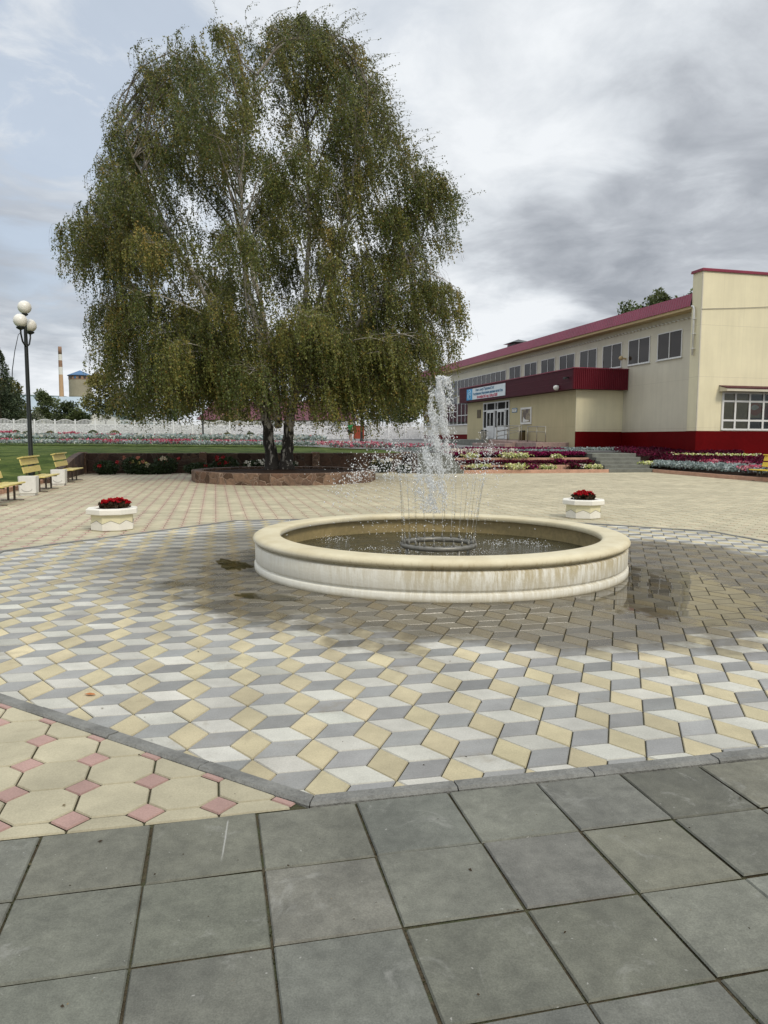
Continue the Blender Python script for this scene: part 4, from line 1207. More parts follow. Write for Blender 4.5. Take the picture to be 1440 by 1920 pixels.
# fine upright twig tips along the top and shoulders, bent over by the wind
wC, wD, wS = [], [], []
for _ in range(700):
    py = 45 + 330 * gt.random() ** 1.25; zz_ = plane_x(500, py)[2]; l0, r0_ = lim(zz_)
    u_ = gt.random(); x0 = l0 + (r0_ - l0) * (gt.random() if py < 110 else (.08 * gt.random() if u_ < .66 else 1 - .06 * gt.random()))
    p0 = np.array([x0 + .25 * (1 if x0 < (l0 + r0_) / 2 else -1), TC[1] + gt.normal() * 1.0, zz_ - .75 - .3 * gt.random()])
    if np.min(np.sum((strand[:, 4] - p0) ** 2, axis=1)) > .16: continue        # only where the crown carries it
    side = -1 if x0 < (l0 + r0_) / 2 else 1
    Lw = .7 + .6 * gt.random(); tw = np.linspace(0, 1, 7)
    pw_ = p0 + Lw * (np.outer(tw, [.22 * side, gt.normal() * .15, .95]) + np.outer(tw ** 3, [.55, 0, -.28]))
    wS.append(pw_); n_ = int(26 * Lw)
    t_ = gt.random(n_) ** .8 * 5.99; i_ = t_.astype(int)
    wC.append(pw_[i_] + (pw_[i_ + 1] - pw_[i_]) * (t_ - i_)[:, None] + gt.normal(size=(n_, 3)) * .03)
    wD.append(gt.normal(size=(n_, 3)) * .6 + np.array([.45, 0, -.35]))
wC, wD = np.concatenate(wC), np.concatenate(wD)
wcol = np.array([.12, .13, .04]) * (.6 + .7 * gt.random(len(wC)))[:, None]
C = np.concatenate([C, wC]); D = np.concatenate([D, wD]); Ls = np.concatenate([Ls, .045 + .03 * gt.random(len(wC))]); colr = np.concatenate([colr, wcol])
for pw_ in wS: lb_.tube(pw_ - TO, np.linspace(.006, .002, 7), 3, cap=False)
crown = quads('crown', leaf_quads(C - TO, D, Ls, Ls * .66), colr, M['leaf'], tr)
print('birch: limbs', nl, 'strands', N, 'leaves', len(C))
def birch_bark():
    m, t, b = begin('birch_bark')
    co = t.new('ShaderNodeTexCoord').outputs['Object']
    sp = t.new('ShaderNodeSeparateXYZ'); t.put(sp.inputs[0], co)
    st = t.vmath('MULTIPLY', co, (7, 7, 2.2)); lt = t.vmath('MULTIPLY', co, (3, 3, 26))
    plate = t.noise(st, 1.0, 6, .7, .8); lent = t.noise(lt, 1.0, 3, .6)
    white = t.mix(t.mapr(lent, .58, .68), (.40, .375, .33, 1), (.10, .085, .07, 1))
    lowk = t.mapr(sp.outputs[2], .1, 4.2, .0, .24, False)
    blk = t.mapr(t.math('ADD', plate, lowk), .55, .66, 1, 0)
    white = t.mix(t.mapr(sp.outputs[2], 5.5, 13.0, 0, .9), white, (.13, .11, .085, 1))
    t.put(b.inputs['Base Color'], t.mix(blk, white, (.022, .018, .014, 1)))
    b.inputs['Roughness'].default_value = .8
    bp = t.new('ShaderNodeBump'); bp.inputs['Strength'].default_value = .9; bp.inputs['Distance'].default_value = .03
    t.put(bp.inputs['Height'], plate); t.l.new(bp.outputs[0], b.inputs['Normal'])
    return m
M['birch'] = birch_bark()
M['twig'] = mat('birch_twig', (.16, .135, .10), .7, .3, 3)
tb.build('trunk', M['birch'], tr)
lb_.build('branches', M['birch'], tr)
# hanging twigs, thin ribbons
keep = np.where(gt.random(N) < .6)[0]
keep = keep[strand[keep, -1, 2] > np.interp(strand[keep, -1, 0], lowX, lowZ) - .1]
A = strand[keep][:, :-1][:, ::2]; Bq = strand[keep][:, 1:][:, 1::2]
A = A[:, :Bq.shape[1]].reshape(-1, 3); Bq = Bq.reshape(-1, 3)
sd = np.cross(Bq - A, gt.normal(size=A.shape)); sd /= np.linalg.norm(sd, axis=1, keepdims=True); sd *= .0026
quads('hanging_twigs', np.stack([A - sd, A + sd, Bq + sd * .8, Bq - sd * .8], 1) - TO, np.tile([.11, .085, .06], (len(A), 1)), M['bgleaf'], tr)

# ------------------------------------------------------------------ other trees and shrubs
def tree(name, x, y, z0, h, w, label, cols, n=3500, ls=.22, blobs=None, trunk_h=.25, seed=1, group=None, cat='tree', droop=0.0, wind=0.0):
    g = np.random.default_rng(seed)
    o = empty(name, (x, y, z0), 0, label, cat, group)
    mb = MB()
    mb.tube([(0, 0, -.1), (.02 * w, 0, h * trunk_h), (0, .02 * w, h * .8)], [.035 * h ** .5 * .6 + .02, .03 * h ** .5 * .6, .01], 7)
    for k in range(6):
        a = g.random() * 6.28; zz = h * (trunk_h + (.8 - trunk_h) * g.random() * .6)
        mb.tube([(0, 0, zz), (.22 * w * math.cos(a), .22 * w * math.sin(a), zz + .15 * h), (.4 * w * math.cos(a), .4 * w * math.sin(a), zz + .2 * h)], [.012 * h ** .5, .008 * h ** .5, .003], 5, cap=False)
    mb.build('trunk', M['bark'], o)
    if blobs is None:
        blobs = []
        for k in range(int(14)):
            a = g.random() * 6.28; rr = w * .33 * math.sqrt(g.random()); zz = h * (trunk_h + (1 - trunk_h) * (.12 + .76 * g.random()))
            sh = 1 - .55 * abs((zz / h - trunk_h) / (1 - trunk_h) - .42)
            blobs.append((rr * math.cos(a) * sh, rr * math.sin(a) * sh, zz, w * (.17 + .10 * g.random()) * sh))
    m_ = n // len(blobs); V, c = [], []
    for bx, by, bz, br in blobs:
        d = g.normal(size=(m_, 3)); d /= np.linalg.norm(d, axis=1, keepdims=True)
        r_ = br * (.35 + .75 * g.random(m_) ** .5)
        bump = 1 + .25 * np.sin(d[:, 0] * 7 + bx) * np.sin(d[:, 2] * 6 + bz)
        P = np.array([bx, by, bz]) + d * (r_ * bump)[:, None] * np.array([1, 1, .85])
        D = d * .5 + g.normal(size=(m_, 3)) * .7 + np.array([wind, 0, -droop])
        L = ls * (.6 + .8 * g.random(m_)); V.append(leaf_quads(P, D, L, L * .6))
        bc = np.array(cols[g.integers(len(cols))]) * (.7 + .6 * g.random())
        c.append(bc * (.6 + .8 * g.random(m_))[:, None])
    quads('crown', np.concatenate(V), np.clip(np.concatenate(c), 0, 1), M['bgleaf'], o)
    return o
def spruce(x, y, z0, h, w, label, seed=1, cols=((.045, .066, .036), (.065, .085, .042)), n=5000):
    g = np.random.default_rng(seed); o = empty('spruce_tree', (x, y, z0), 0, label, 'tree')
    mb = MB(); mb.tube([(0, 0, 0), (0, 0, h)], [.16, .02], 8); mb.build('trunk', M['bark'], o)
    t_ = g.random(n) ** .7; z = h * (1 - t_) + .1; lay = np.abs(np.sin(z / h * 26 + g.normal(size=n) * .3))
    r_ = w / 2 * (t_ ** .85) * (.25 + .75 * g.random(n) ** .5) * (.65 + .35 * lay); a = g.random(n) * 6.28
    r_ *= 1 + .22 * np.sin(a * 5 + z * 2)
    P = np.column_stack([r_ * np.cos(a), r_ * np.sin(a), z - .12 * r_])
    D = np.column_stack([np.cos(a), np.sin(a), -.35 + .4 * g.random(n)]) + g.normal(size=(n, 3)) * .35
    L = .30 * (.6 + .7 * g.random(n))
    c = np.array(cols)[g.integers(len(cols), size=n)] * (.6 + .8 * g.random(n))[:, None]
    quads('crown', leaf_quads(P, D, L, L * .45), c, M['bgleaf'], o)
    return o
DG = ((.045, .064, .026), (.07, .09, .034)); MG = ((.085, .115, .038), (.11, .135, .05), (.066, .09, .032)); OG = ((.15, .145, .045), (.115, .125, .04), (.19, .16, .045)); BG = ((.10, .13, .08), (.13, .15, .09))
def XD(px, d): return (px - 720) / F * d
spruce(XD(6, 92), 92, 1.5, 11.0, 7.0, 'dark spruce with a ragged tip standing beyond the fence, beside the small globe lamp', 3, n=9000)
tree('leafy_tree', XD(28, 96), 96, 1.5, 7.6, 5.0, 'yellow green broad tree leaning out from the spruce beyond the fence', OG, 2500, .35, seed=4)
tree('leafy_tree', XD(22, 94), 94, 1.5, 5.2, 6.0, 'dark round bushy tree below the spruce beyond the fence', DG, 2600, .32, seed=14)
tree('leafy_tree', XD(93, 104), 104, 1.5, 7.0, 4.0, 'mid green bushy tree before the pale blue shed', MG, 3600, .30, seed=5)
tree('leafy_tree', XD(124, 101), 101, 1.5, 5.0, 4.0, 'dark green bushy tree before the pale blue shed, under the chimney', DG, 3400, .30, seed=6)
tree('leafy_tree', XD(150, 100), 100, 1.5, 3.8, 3.4, 'green leafy bush tree below the water tower', MG, 3000, .30, seed=7)
tree('leafy_tree', XD(62, 99), 99, 1.5, 3.4, 5.0, 'low pale flowering bush beyond the fence near the lamp post', BG + ((.35, .36, .30),), 2200, .25, seed=8)
tree('leafy_tree', XD(200, 97), 97, 1.5, 9.5, 7.0, 'olive yellow tree beyond the fence, left behind the birch', OG, 4200, .34, seed=9)
tree('leafy_tree', XD(255, 98), 98, 1.5, 8.5, 8.0, 'dark tree beyond the fence, hidden behind the birch curtain', DG, 3600, .34, seed=10)
tree('leafy_tree', XD(320, 99), 99, 1.5, 7.5, 8.0, 'green tree beyond the fence, behind the left part of the birch', MG, 3200, .34, seed=11)
tree('leafy_tree', XD(440, 101), 101, 1.5, 3.4, 6.0, 'low yellowish bush before the maroon roofed house', OG, 1500, .3, seed=12)
tree('leafy_tree', XD(715, 102), 102, 1.4, 10.0, 8.0, 'dark dense tree beyond the road, right of the maroon roofed house', DG, 5200, .36, seed=13)
tree('leafy_tree', XD(765, 104), 104, 1.4, 9.0, 7.0, 'dark green tree beside the far end of the hall', DG, 4200, .36, seed=15)
for px, h, sd_, lb in ((1172, 18.7, 31, 'wind bent poplar top showing behind the maroon roof, lower'), (1203, 20.1, 32, 'wind bent poplar top above the middle of the maroon roof'), (1230, 20.4, 33, 'wind bent poplar top at the right of the roof group'), (1287, 22.3, 34, 'tallest poplar top beside the tall cream block')):
    x = XD(px, 95)
    g = np.random.default_rng(sd_)
    bl = [(g.normal() * 1.1 + .07 * k, g.normal() * .9, h * (.35 + .045 * k) - 1.3, 1.9 - .06 * k) for k in range(14)]
    tree('poplar_tree', x, 95, 1.4, h, 6, lb, MG, 4200, .42, blobs=bl, seed=sd_, wind=.9)
sh_lab = 'small clipped round shrub standing before the white fence'
for k, (px, r_) in enumerate(((9, .34), (33, .40), (53, .36), (97, .36), (138, .26), (177, .42), (217, .42), (257, .27), (340, .27), (427, .33), (470, .36), (384, .22))):
    x = XD(px, 76.5); g = np.random.default_rng(60 + k); n = 900
    z0 = float(terr(toAS([x, 76.5])[1]))
    o = empty('round_shrub', (x, 76.5, z0), 0, sh_lab, 'shrub', 'round shrubs along the fence')
    d = g.normal(size=(n, 3)); d /= np.linalg.norm(d, axis=1, keepdims=True)
    P = d * (r_ * (.8 + .25 * g.random(n)))[:, None] * np.array([1.15, 1.15, .95]) + np.array([0, 0, r_ * .85])
    L = .09 * (.7 + .6 * g.random(n)); cc = np.array(MG if k % 3 else OG)[g.integers(3, size=n)] * (.6 + .7 * g.random(n))[:, None]
    quads('foliage', leaf_quads(P, d + g.normal(size=(n, 3)) * .6, L, L * .7), cc, M['bgleaf'], o)
# flowering bushes at the foot of the retaining wall
bush = [(-15.0, 1.45, .75, .55, [((.4, .02, .025), 2)], 2, 'low green rose bush with one red bloom at the wall corner by the last bench'), (-13.9, 1.55, .8, .7, [((.6, .52, .2), 2), ((.5, .2, .13), 1)], 7, 'dark rose bush with yellow and salmon blooms against the wall'),
        (-12.7, 1.6, .8, .72, [((.6, .52, .38), 2), ((.35, .02, .02), 1)], 6, 'rose bush with pale peach blooms left of the stone pier'), (-10.2, 1.6, .9, .7, [((.30, .01, .015), 3)], 9, 'rose bush with deep red blooms right of the stone pier'),
        (-11.3, 1.35, 1.0, .45, [((.3, .01, .015), 1)], 1, 'dark leafy bush in front of the stone pier of the retaining wall'), (-13.3, 1.3, 1.1, .4, [((.5, .45, .3), 1)], 2, 'low spreading dark bush before the rose bushes at the wall'),
        (-8.9, 1.6, .9, .55, [((.7, .68, .6), 3)], 14, 'dark bush with white blooms behind the round planter'), (-7.6, 1.6, .8, .5, [((.6, .58, .5), 3)], 8, 'low dark bush with few white blooms half hidden by the round planter'),
        (-3.4, 1.6, .8, .6, [((.7, .68, .6), 3), ((.7, .6, .3), 1)], 14, 'bush with cream blooms before the wall right of the birch'), (-2.5, .9, .5, .35, [((.6, .58, .5), 2)], 4, 'small green bush at the wall end by the steps')]
for k, (a, s, w, h, pal, nb, lb) in enumerate(bush):
    p = AS(a, s); g = np.random.default_rng(90 + k); n = 1500
    o = empty('rose_bush', (p[0], p[1], 0), YAW, lb, 'bush')
    d = g.normal(size=(n, 3)); d /= np.linalg.norm(d, axis=1, keepdims=True)
    P = d * (.4 + .6 * g.random(n) ** .5)[:, None] * np.array([w * .62, .42, h * .5]) + np.array([0, 0, h * .5]); P[:, 2] = np.maximum(P[:, 2], .02)
    L = .085 * (.6 + .8 * g.random(n))
    quads('foliage', leaf_quads(P, d + g.normal(size=(n, 3)) * .7, L, L * .6), np.array([.030, .050, .016]) * (.5 + g.random(n))[:, None], M['bgleaf'], o)
    V, c = [], []
    for i in range(nb):
        q = np.array([g.normal() * w * .3, -.25 + .2 * g.normal(), h * (.6 + .42 * g.random())])
        dd = g.normal(size=(16, 3)); col = np.array(pal[g.integers(len(pal))][0])
        V.append(leaf_quads(q + dd * .012, dd, .075, .07)); c.append(np.tile(col, (16, 1)) * (.7 + .5 * g.random(16))[:, None])
    quads('blossoms', np.concatenate(V), np.clip(np.concatenate(c), 0, 1), M['petal'], o)


# ------------------------------------------------------------------ fence: whitewashed concrete panels with scalloped tops
fence = empty('concrete_fence', (0, 0, 0), 0, 'long white concrete fence with scalloped baluster tops beyond the lawn', 'fence')
fA, fB = np.array([-48.0, 78.3]), np.array([9.0, 91.0])
fd = (fB - fA); fL = np.linalg.norm(fd); fd = fd / fL; fn = np.array([fd[1], -fd[0]])       # fn towards the camera
npan = int(fL / 2.07)
def fence_mat():
    m, t, b = begin('fence_stone_relief')
    pos = t.new('ShaderNodeTexCoord').outputs['Object']
    st = t.vmath('MULTIPLY', pos, (1, 1, 1.6))
    v = t.new('ShaderNodeTexVoronoi', feature='DISTANCE_TO_EDGE'); v.inputs['Scale'].default_value = 4.2; t.put(v.inputs['Vector'], st)
    jm = t.mapr(v.outputs['Distance'], .03, .10, 1, 0)
    col = t.mix(jm, (.71, .72, .745, 1), (.60, .61, .64, 1)); t.put(b.inputs['Base Color'], col); b.inputs['Roughness'].default_value = .75
    bp = t.new('ShaderNodeBump'); bp.inputs['Strength'].default_value = 1; bp.inputs['Distance'].default_value = .05
    t.put(bp.inputs['Height'], t.mapr(v.outputs['Distance'], 0, .15)); t.l.new(bp.outputs[0], b.inputs['Normal'])
    return m
M['relief'] = fence_mat()
pw = 2.07
pan0 = top0 = post0 = None
for k in range(npan + 1):
    p = fA + fd * pw * k; z0 = float(terr(toAS(p)[1])) - .02
    rz = math.atan2(fd[1], fd[0])
    if post0 is None:
        mb = MB(); mb.box(-.075, .075, -.08, .08, 0, 1.93, 0, .015); mb.box(-.085, .085, -.09, .09, 1.93, 1.99, 0, .015); q = post0 = mb.build('post', M['fence_white'], fence)
    else: q = post0.copy(); COL.objects.link(q); q.parent = fence
    q.location = (p[0], p[1], z0); q.rotation_euler = (0, 0, rz)
    if k == npan: break
    if pan0 is None:
        mb = MB()
        for j in range(3): mb.box(.08, pw - .08, -.03, .03, .01 + j * .48, .01 + j * .48 + .475, 0, .008)
        q = pan0 = mb.build('stone_panel', M['relief'], fence)
        mb = MB(); n = 15
        xs = np.linspace(.08, pw - .08, n)
        arch = lambda x: 1.80 + .24 * math.sin(math.pi * (x - .08) / (pw - .16)) ** 1.3
        for i in range(n):
            if i % 1 == 0: mb.box(xs[i] - .026, xs[i] + .026, -.022, .022, 1.515, arch(xs[i]) - .05)
        mb.box(.08, pw - .08, -.03, .03, 1.44, 1.52)
        xs2 = np.linspace(.08, pw - .08, 25)
        for i in range(24):
            x0, x1 = xs2[i], xs2[i + 1]
            mb.add([(x0, -.03, arch(x0) - .06), (x1, -.03, arch(x1) - .06), (x1, .03, arch(x1) - .06), (x0, .03, arch(x0) - .06), (x0, -.03, arch(x0)), (x1, -.03, arch(x1)), (x1, .03, arch(x1)), (x0, .03, arch(x0))],
                   [(3, 2, 1, 0), (4, 5, 6, 7), (0, 1, 5, 4), (2, 3, 7, 6)])
        t2 = top0 = mb.build('baluster_top', M['fence_white'], fence)
    else:
        q = pan0.copy(); COL.objects.link(q); q.parent = fence
        t2 = top0.copy(); COL.objects.link(t2); t2.parent = fence
    for o in (q, t2): o.location = (p[0], p[1], z0); o.rotation_euler = (0, 0, rz)
# red-brown gate leaf standing just before the fence
gp = PY(673, 825, 86.5)
o = empty('red_gate', (gp[0], gp[1], 1.28), math.atan2(fd[1], fd[0]), 'red brown metal gate leaf in the white fence by the walking person', 'gate')
mb = MB(); mb.box(-.62, .62, -.03, .03, .05, 1.75, 0, .01)
M['rust'] = mat('rust_red_gate', (.26, .045, .02), .6, .2, 2)
lf = mb.build('leaf', M['rust'], o)
mb = MB()
for z in (.1, .9, 1.7): mb.box(-.6, .6, -.05, -.031, z - .03, z + .03)
mb.build('rail', M['rust'], lf)

# ------------------------------------------------------------------ far buildings
hs = empty('white_house', (-15.4, 108, 1.4), R(6), 'white house with a maroon roof behind the fence, seen under the birch', 'house')
mb = MB(); mb.box(-11, 11, 0, 8, 0, 2.9); wl = mb.build('wall', M['housewall'], hs)
mb = MB(); mb.add([(-11.6, -.6, 2.75), (11.6, -.6, 2.75), (11.6, 8.6, 2.75), (-11.6, 8.6, 2.75), (-9.5, 4, 5.7), (9.5, 4, 5.7)], [(0, 1, 5, 4), (2, 3, 4, 5), (1, 2, 5), (3, 0, 4), (3, 2, 1, 0)])
rf = mb.build('roof', M['houseroof'], hs)
mb = MB(); mb.box(-3, -2.3, 3.2, 3.9, 5.0, 6.5); mb.build('chimney', M['brick'], rf)
for x in (-9, -6.3, -3.6, -.9, 1.8, 4.5, 7.2, 9.4):
    mb = MB(); mb.box(x - .5, x + .5, -.03, .05, 1.1, 2.3); mb.box(x - .5, x + .5, -.06, -.031, 1.02, 1.1); w_ = mb.build('window', M['pvc'], hs)
    mb = MB(); mb.box(x - .42, x - .03, -.05, -.032, 1.18, 2.22); mb.box(x + .03, x + .42, -.05, -.032, 1.18, 2.22); mb.build('pane', M['glass'], w_)
# chimney stack of the boiler house
st = empty('chimney_stack', (-173, 400, 1.5), 0, 'tall brick chimney with white bands at its top on the skyline', 'chimney')
mb = MB(); mb.lathe([(1.45, 0), (1.05, 33.5)], 16, smooth=True); mb.build('shaft', M['stackbrick'], st)
zb = [33.5, 37.5, 41, 44.2, 48.2]
for k in range(4):
    r0, r1 = 1.05 - .01 * (zb[k] - 33.5), 1.05 - .01 * (zb[k + 1] - 33.5)
    mb = MB(); mb.lathe([(r0, zb[k]), (r1, zb[k + 1])], 16, smooth=True, closed=(k == 3)); mb.build('white_band' if k % 2 == 0 else 'brick_band', M['housewall'] if k % 2 == 0 else M['brick'], st)
tw = empty('water_tower', (-101.7, 250, 1.5), 0, 'round concrete water tower with a blue conical roof', 'tower')
mb = MB(); mb.lathe([(3.55, 0), (3.55, 13.6), (3.65, 13.7), (3.65, 14.3), (3.6, 14.3), (3.6, 19.2)], 28); mb.build('drum', M['tank'], tw)
mb = MB(); mb.lathe([(3.66, 19.2), (3.66, 20.5)], 28, closed=True); bd = mb.build('brick_band', M['brick'], tw)
for k in range(7):
    w = -2.9 + k * .42
    mb = MB(); mb.obox((3.66 * math.cos(w), 3.66 * math.sin(w), 19.85), (-.35 * math.sin(w), .35 * math.cos(w), 0), (.03 * math.cos(w), .03 * math.sin(w), 0), (0, 0, .4)); mb.build('window', M['bluemetal'] if k == 3 else M['glass'], bd)
mb = MB(); mb.lathe([(4.05, 20.5), (4.05, 20.65), (.02, 22.4)], 28); mb.build('roof', M['bluemetal'], tw)
sh = empty('pale_blue_shed', (-72, 162, 1.5), R(2), 'long pale blue sheet metal shed roof beyond the bushes', 'shed')
mb = MB(); mb.box(-26, 9.3, 0, 16, 0, 5.2); mb.build('wall', M['housewall'], sh)
mb = MB(); mb.add([(-26.5, -.7, 5.0), (8.4, -.7, 5.0), (9.9, 8, 9.3), (-26.5, 8, 9.3), (9.9, 16.6, 5.0), (-26.5, 16.6, 5.0)], [(0, 1, 2, 3), (3, 2, 4, 5), (1, 4, 2), (0, 3, 5)]); mb.build('roof', M['shed_roof'], sh)
o = empty('radio_mast', (-49.6, 100, 1.5), 0, 'thin leaning wire mast rising from the trees beside the spruce', 'mast')
mb = MB(); mb.tube([(-.7, 0, 0), (-.1, 0, 9), (.35, 0, 11.5), (.9, 0, 13.6), (1.35, 0, 14.0)], [.07, .06, .05, .04, .03], 6); mb.build('pole', M['black_metal'], o)
vs, fs = [], []
hx = np.linspace(-1500, 900, 60)
for i, x in enumerate(hx):
    h_ = 92 * np.interp(x, [-1500, -900, -720, -660, -560, 900], [.8, 1.0, 1.04, .95, .25, .05]) + 5 * math.sin(x * .013)
    vs += [(x, 1500, -5), (x, 1700, h_), (x, 2600, -5)]
fs = [(i * 3 + k, i * 3 + 3 + k, i * 3 + 4 + k, i * 3 + 1 + k) for i in range(59) for k in range(2)]
me = bpy.data.meshes.new('hill'); me.from_pydata(vs, [], fs); tag(link('hill', me, None, [M['hill']]), kind='structure')

# ------------------------------------------------------------------ the hall
TH = .2515
hall = empty('sports_hall', (15.1, 36, 0), TH, 'long cream hall with maroon roof, dark red plinth and entrance porch', 'building')
def part(name, m, f, parent=hall):
    b = MB(); f(b); return b.build(name, m, parent)
def clad_mat(name, col, groove, sx, sz, fine=0.0, rough=.5):
    """sheet cladding: flat panels with thin joints and faint ribs, object coordinates"""
    m, t, b = begin(name)
    co = t.new('ShaderNodeTexCoord').outputs['Object']
    sp = t.new('ShaderNodeSeparateXYZ'); t.put(sp.inputs[0], co)
    hx = t.math('ADD', sp.outputs[0], sp.outputs[1])
    def line(v, period, wdt, off=0.0):
        p = t.math('PINGPONG', t.math('ADD', v, off), period / 2)
        return t.mapr(p, wdt * .4, wdt, 1, 0)
    j = t.math('MAXIMUM', line(sp.outputs[2], sz, .012, .35), t.math('MULTIPLY', line(hx, sx, .008), .5))
    n1 = t.noise(co, .5, 5, .6); n2 = t.noise(t.vmath('MULTIPLY', co, (3, 3, .25)), 1.2, 5, .65)
    k = t.math('MULTIPLY', t.mapr(n1, .3, .7, .95, 1.05), t.mapr(n2, .3, .7, .96, 1.03))
    n = t.new('ShaderNodeVectorMath', operation='SCALE'); n.inputs[0].default_value = col; t.put(n.inputs['Scale'], k)
    c = t.mix(t.math('MULTIPLY', j, .45), n.outputs[0], c4(groove))
    dirt = t.math('MULTIPLY', t.mapr(t.math('ADD', sp.outputs[2], t.math('MULTIPLY', n2, .8)), 2.0, 3.4, 1, 0), .16)
    c = t.mix(dirt, c, (.25, .21, .14, 1))
    t.put(b.inputs['Base Color'], c); b.inputs['Roughness'].default_value = rough
    if fine:
        bp = t.new('ShaderNodeBump'); bp.inputs['Strength'].default_value = .5; bp.inputs['Distance'].default_value = .01
        t.put(bp.inputs['Height'], t.math('PINGPONG', hx, fine)); t.l.new(bp.outputs[0], b.inputs['Normal'])
    return m
M['clad_cream'] = clad_mat('cream_sheet_cladding', (.74, .68, .475), (.40, .35, .24), 1.2, 2.45, .12)
M['clad_beige'] = clad_mat('beige_sheet_cladding', (.60, .56, .45), (.36, .33, .25), 1.2, 2.45, .0)
M['clad_olive'] = clad_mat('khaki_porch_wall', (.47, .405, .235), (.30, .26, .16), 30.0, 2.6, .0, .7)
Z0, ZP = .55, 1.95
# tall block on the right
part('block_wall', M['clad_cream'], lambda b: b.box(0, 16, 0, .72, ZP, 9.55))
part('block_plinth', M['plinth'], lambda b: b.box(-.03, 16.03, -.03, .725, 0, ZP))
part('block_coping', M['roof'], lambda b: (b.box(-.06, 16.1, -.06, .80, 9.55, 9.63, 0, .01), b.box(-.075, 16.1, -.075, .81, 9.50, 9.549)))
part('corner_trim', M['clad_beige'], lambda b: (b.box(-.008, .05, -.008, .05, ZP + .01, 9.49)))
part('downpipe', M['white_paint'], lambda b: (b.tube([(-.02, .70, 7.97), (-.07, .52, 7.93), (-.085, .42, 7.80), (-.085, .42, 5.6)], .05, 10), [b.box(-.15, -.0, .34, .50, z, z + .04) for z in (7.3, 6.6, 5.9)]))
# main hall
part('main_wall', M['clad_beige'], lambda b: b.box(.62, 16, .722, 46, ZP, 8.0))
part('main_plinth', M['plinth'], lambda b: b.box(.585, 16, .727, 46, 0, ZP - .002))
part('soffit', M['tan'], lambda b: b.box(.06, .619, .722, 46.4, 7.86, 7.93))
part('eaves_board', M['tan'], lambda b: b.box(-.04, .059, .722, 46.4, 7.85, 8.02))
def roof_f(b):
    P0, P1 = [(-.10, 7.99), (.03, 8.60), (1.2, 8.9), (8, 10.0), (15.8, 8.9)], None
    for i in range(4):
        (x0, z0), (x1, z1) = P0[i], P0[i + 1]
        b.add([(x0, .73, z0), (x0, 46.4, z0), (x1, 46.4, z1), (x1, .73, z1)], [(0, 1, 2, 3)])
    b.add([(x, 46.4, z) for x, z in P0] + [(15.8, 46.4, 7.7), (-.1, 46.4, 7.9)], [tuple(range(7))])
    b.add([(-.10, .73, 7.99), (-.10, 46.4, 7.99), (-.04, 46.4, 7.99), (-.04, .73, 7.99)], [(0, 3, 2, 1)])
def roof_mat():
    m, t, b = begin('maroon_profiled_roof')
    co = t.new('ShaderNodeTexCoord').outputs['Object']
    sp = t.new('ShaderNodeSeparateXYZ'); t.put(sp.inputs[0], co)
    rib = t.mapr(t.math('PINGPONG', sp.outputs[1], .1), .03, .06)
    n = t.noise(co, .4, 4, .6)
    c = t.mix(t.mapr(n, .3, .7), (.34, .045, .095, 1), (.28, .036, .075, 1))
    t.put(b.inputs['Base Color'], t.mix(t.math('MULTIPLY', rib, .25), c, (.10, .015, .03, 1)))
    b.inputs['Roughness'].default_value = .45
    bp = t.new('ShaderNodeBump'); bp.inputs['Distance'].default_value = .04; t.put(bp.inputs['Height'], rib); t.l.new(bp.outputs[0], b.inputs['Normal'])
    return m
rfm = part('roof', roof_mat(), roof_f)
part('roof_vent', M['black_metal'], lambda b: (b.box(4.0, 5.4, 30.2, 31.8, 9.0, 9.95), b.add([(3.7, 29.9, 10.02), (5.7, 29.9, 10.02), (5.7, 32.1, 10.02), (3.7, 32.1, 10.02), (4.7, 31, 10.4)], [(3, 2, 1, 0), (0, 1, 4), (1, 2, 4), (2, 3, 4), (3, 0, 4)])), rfm)
# string of small lights under the eaves
sl_ = empty('string_lights', (15.1, 36, 0), TH, 'dotted string of small white lights under the eaves of the hall', 'string lights')
def beads(b):
    b.tube([(.56, y, 7.62 + .02 * math.sin(y * 9)) for y in np.arange(.8, 46, .5)], .008, 4)
    for i, y in enumerate(np.arange(.8, 46, .34)): b.obox((.55, y, 7.585), (.025, 0, 0), (0, .10, .035), (0, -.01, .026))
part('bulb_string', M['white_paint'], beads, sl_)
# windows on the long wall
def win(y0, y1, z0, z1, cols, rows=(), glass='glass', x=.62):
    """frame proud of the wall, dark glass set back; cols: mullion positions"""
    b = MB(); f = .055
    X0, X1 = x - .05, x + .02
    b.box(X0, X1, y0, y1, z1 - f, z1); b.box(X0, X1, y0, y1, z0, z0 + f)
    ys = [y0 + f / 2] + list(cols) + [y1 - f / 2]
    for yy in ys: b.box(X0 + .002, X1, yy - f / 2, yy + f / 2, z0 + f, z1 - f)
    for zz in rows: b.box(X0 + .006, X1, y0 + f, y1 - f, zz - f / 2, zz + f / 2)
    b.box(x - .09, x - .0, y0 - .06, y1 + .06, z0 - .035, z0 - .002)
    w_ = b.build('window', M['pvc'], hall)
    b = MB()
    zs = [z0 + f] + list(rows) + [z1 - f]
    for i in range(len(ys) - 1):
        b.box(X0 + .03, X1 - .004, ys[i] + f / 2, ys[i + 1] - f / 2, z0 + f, z1 - f)
    b.build('pane', M[glass], w_)
    return w_
for k in range(8):
    y0 = 2.17 + 2.752 * k
    win(y0, y0 + 2.07, 5.72, 7.14, [y0 + 1.035], glass='warm_glass')
win(24.15, 35.25, 5.50, 7.02, list(np.arange(25.18, 34.8, 1.025)), glass='warm_glass')
win(35.35, 39.6, 2.84, 7.02, [36.4, 37.45, 38.5], [4.1, 5.4], 'glass')
win(39.75, 45.8, 2.84, 7.02, [40.75, 41.75, 42.75, 43.75, 44.75], [4.1, 5.4], 'glass')
win(31.2, 35.25, 2.84, 4.9, [32.2, 33.2, 34.2], [3.7], 'glass')
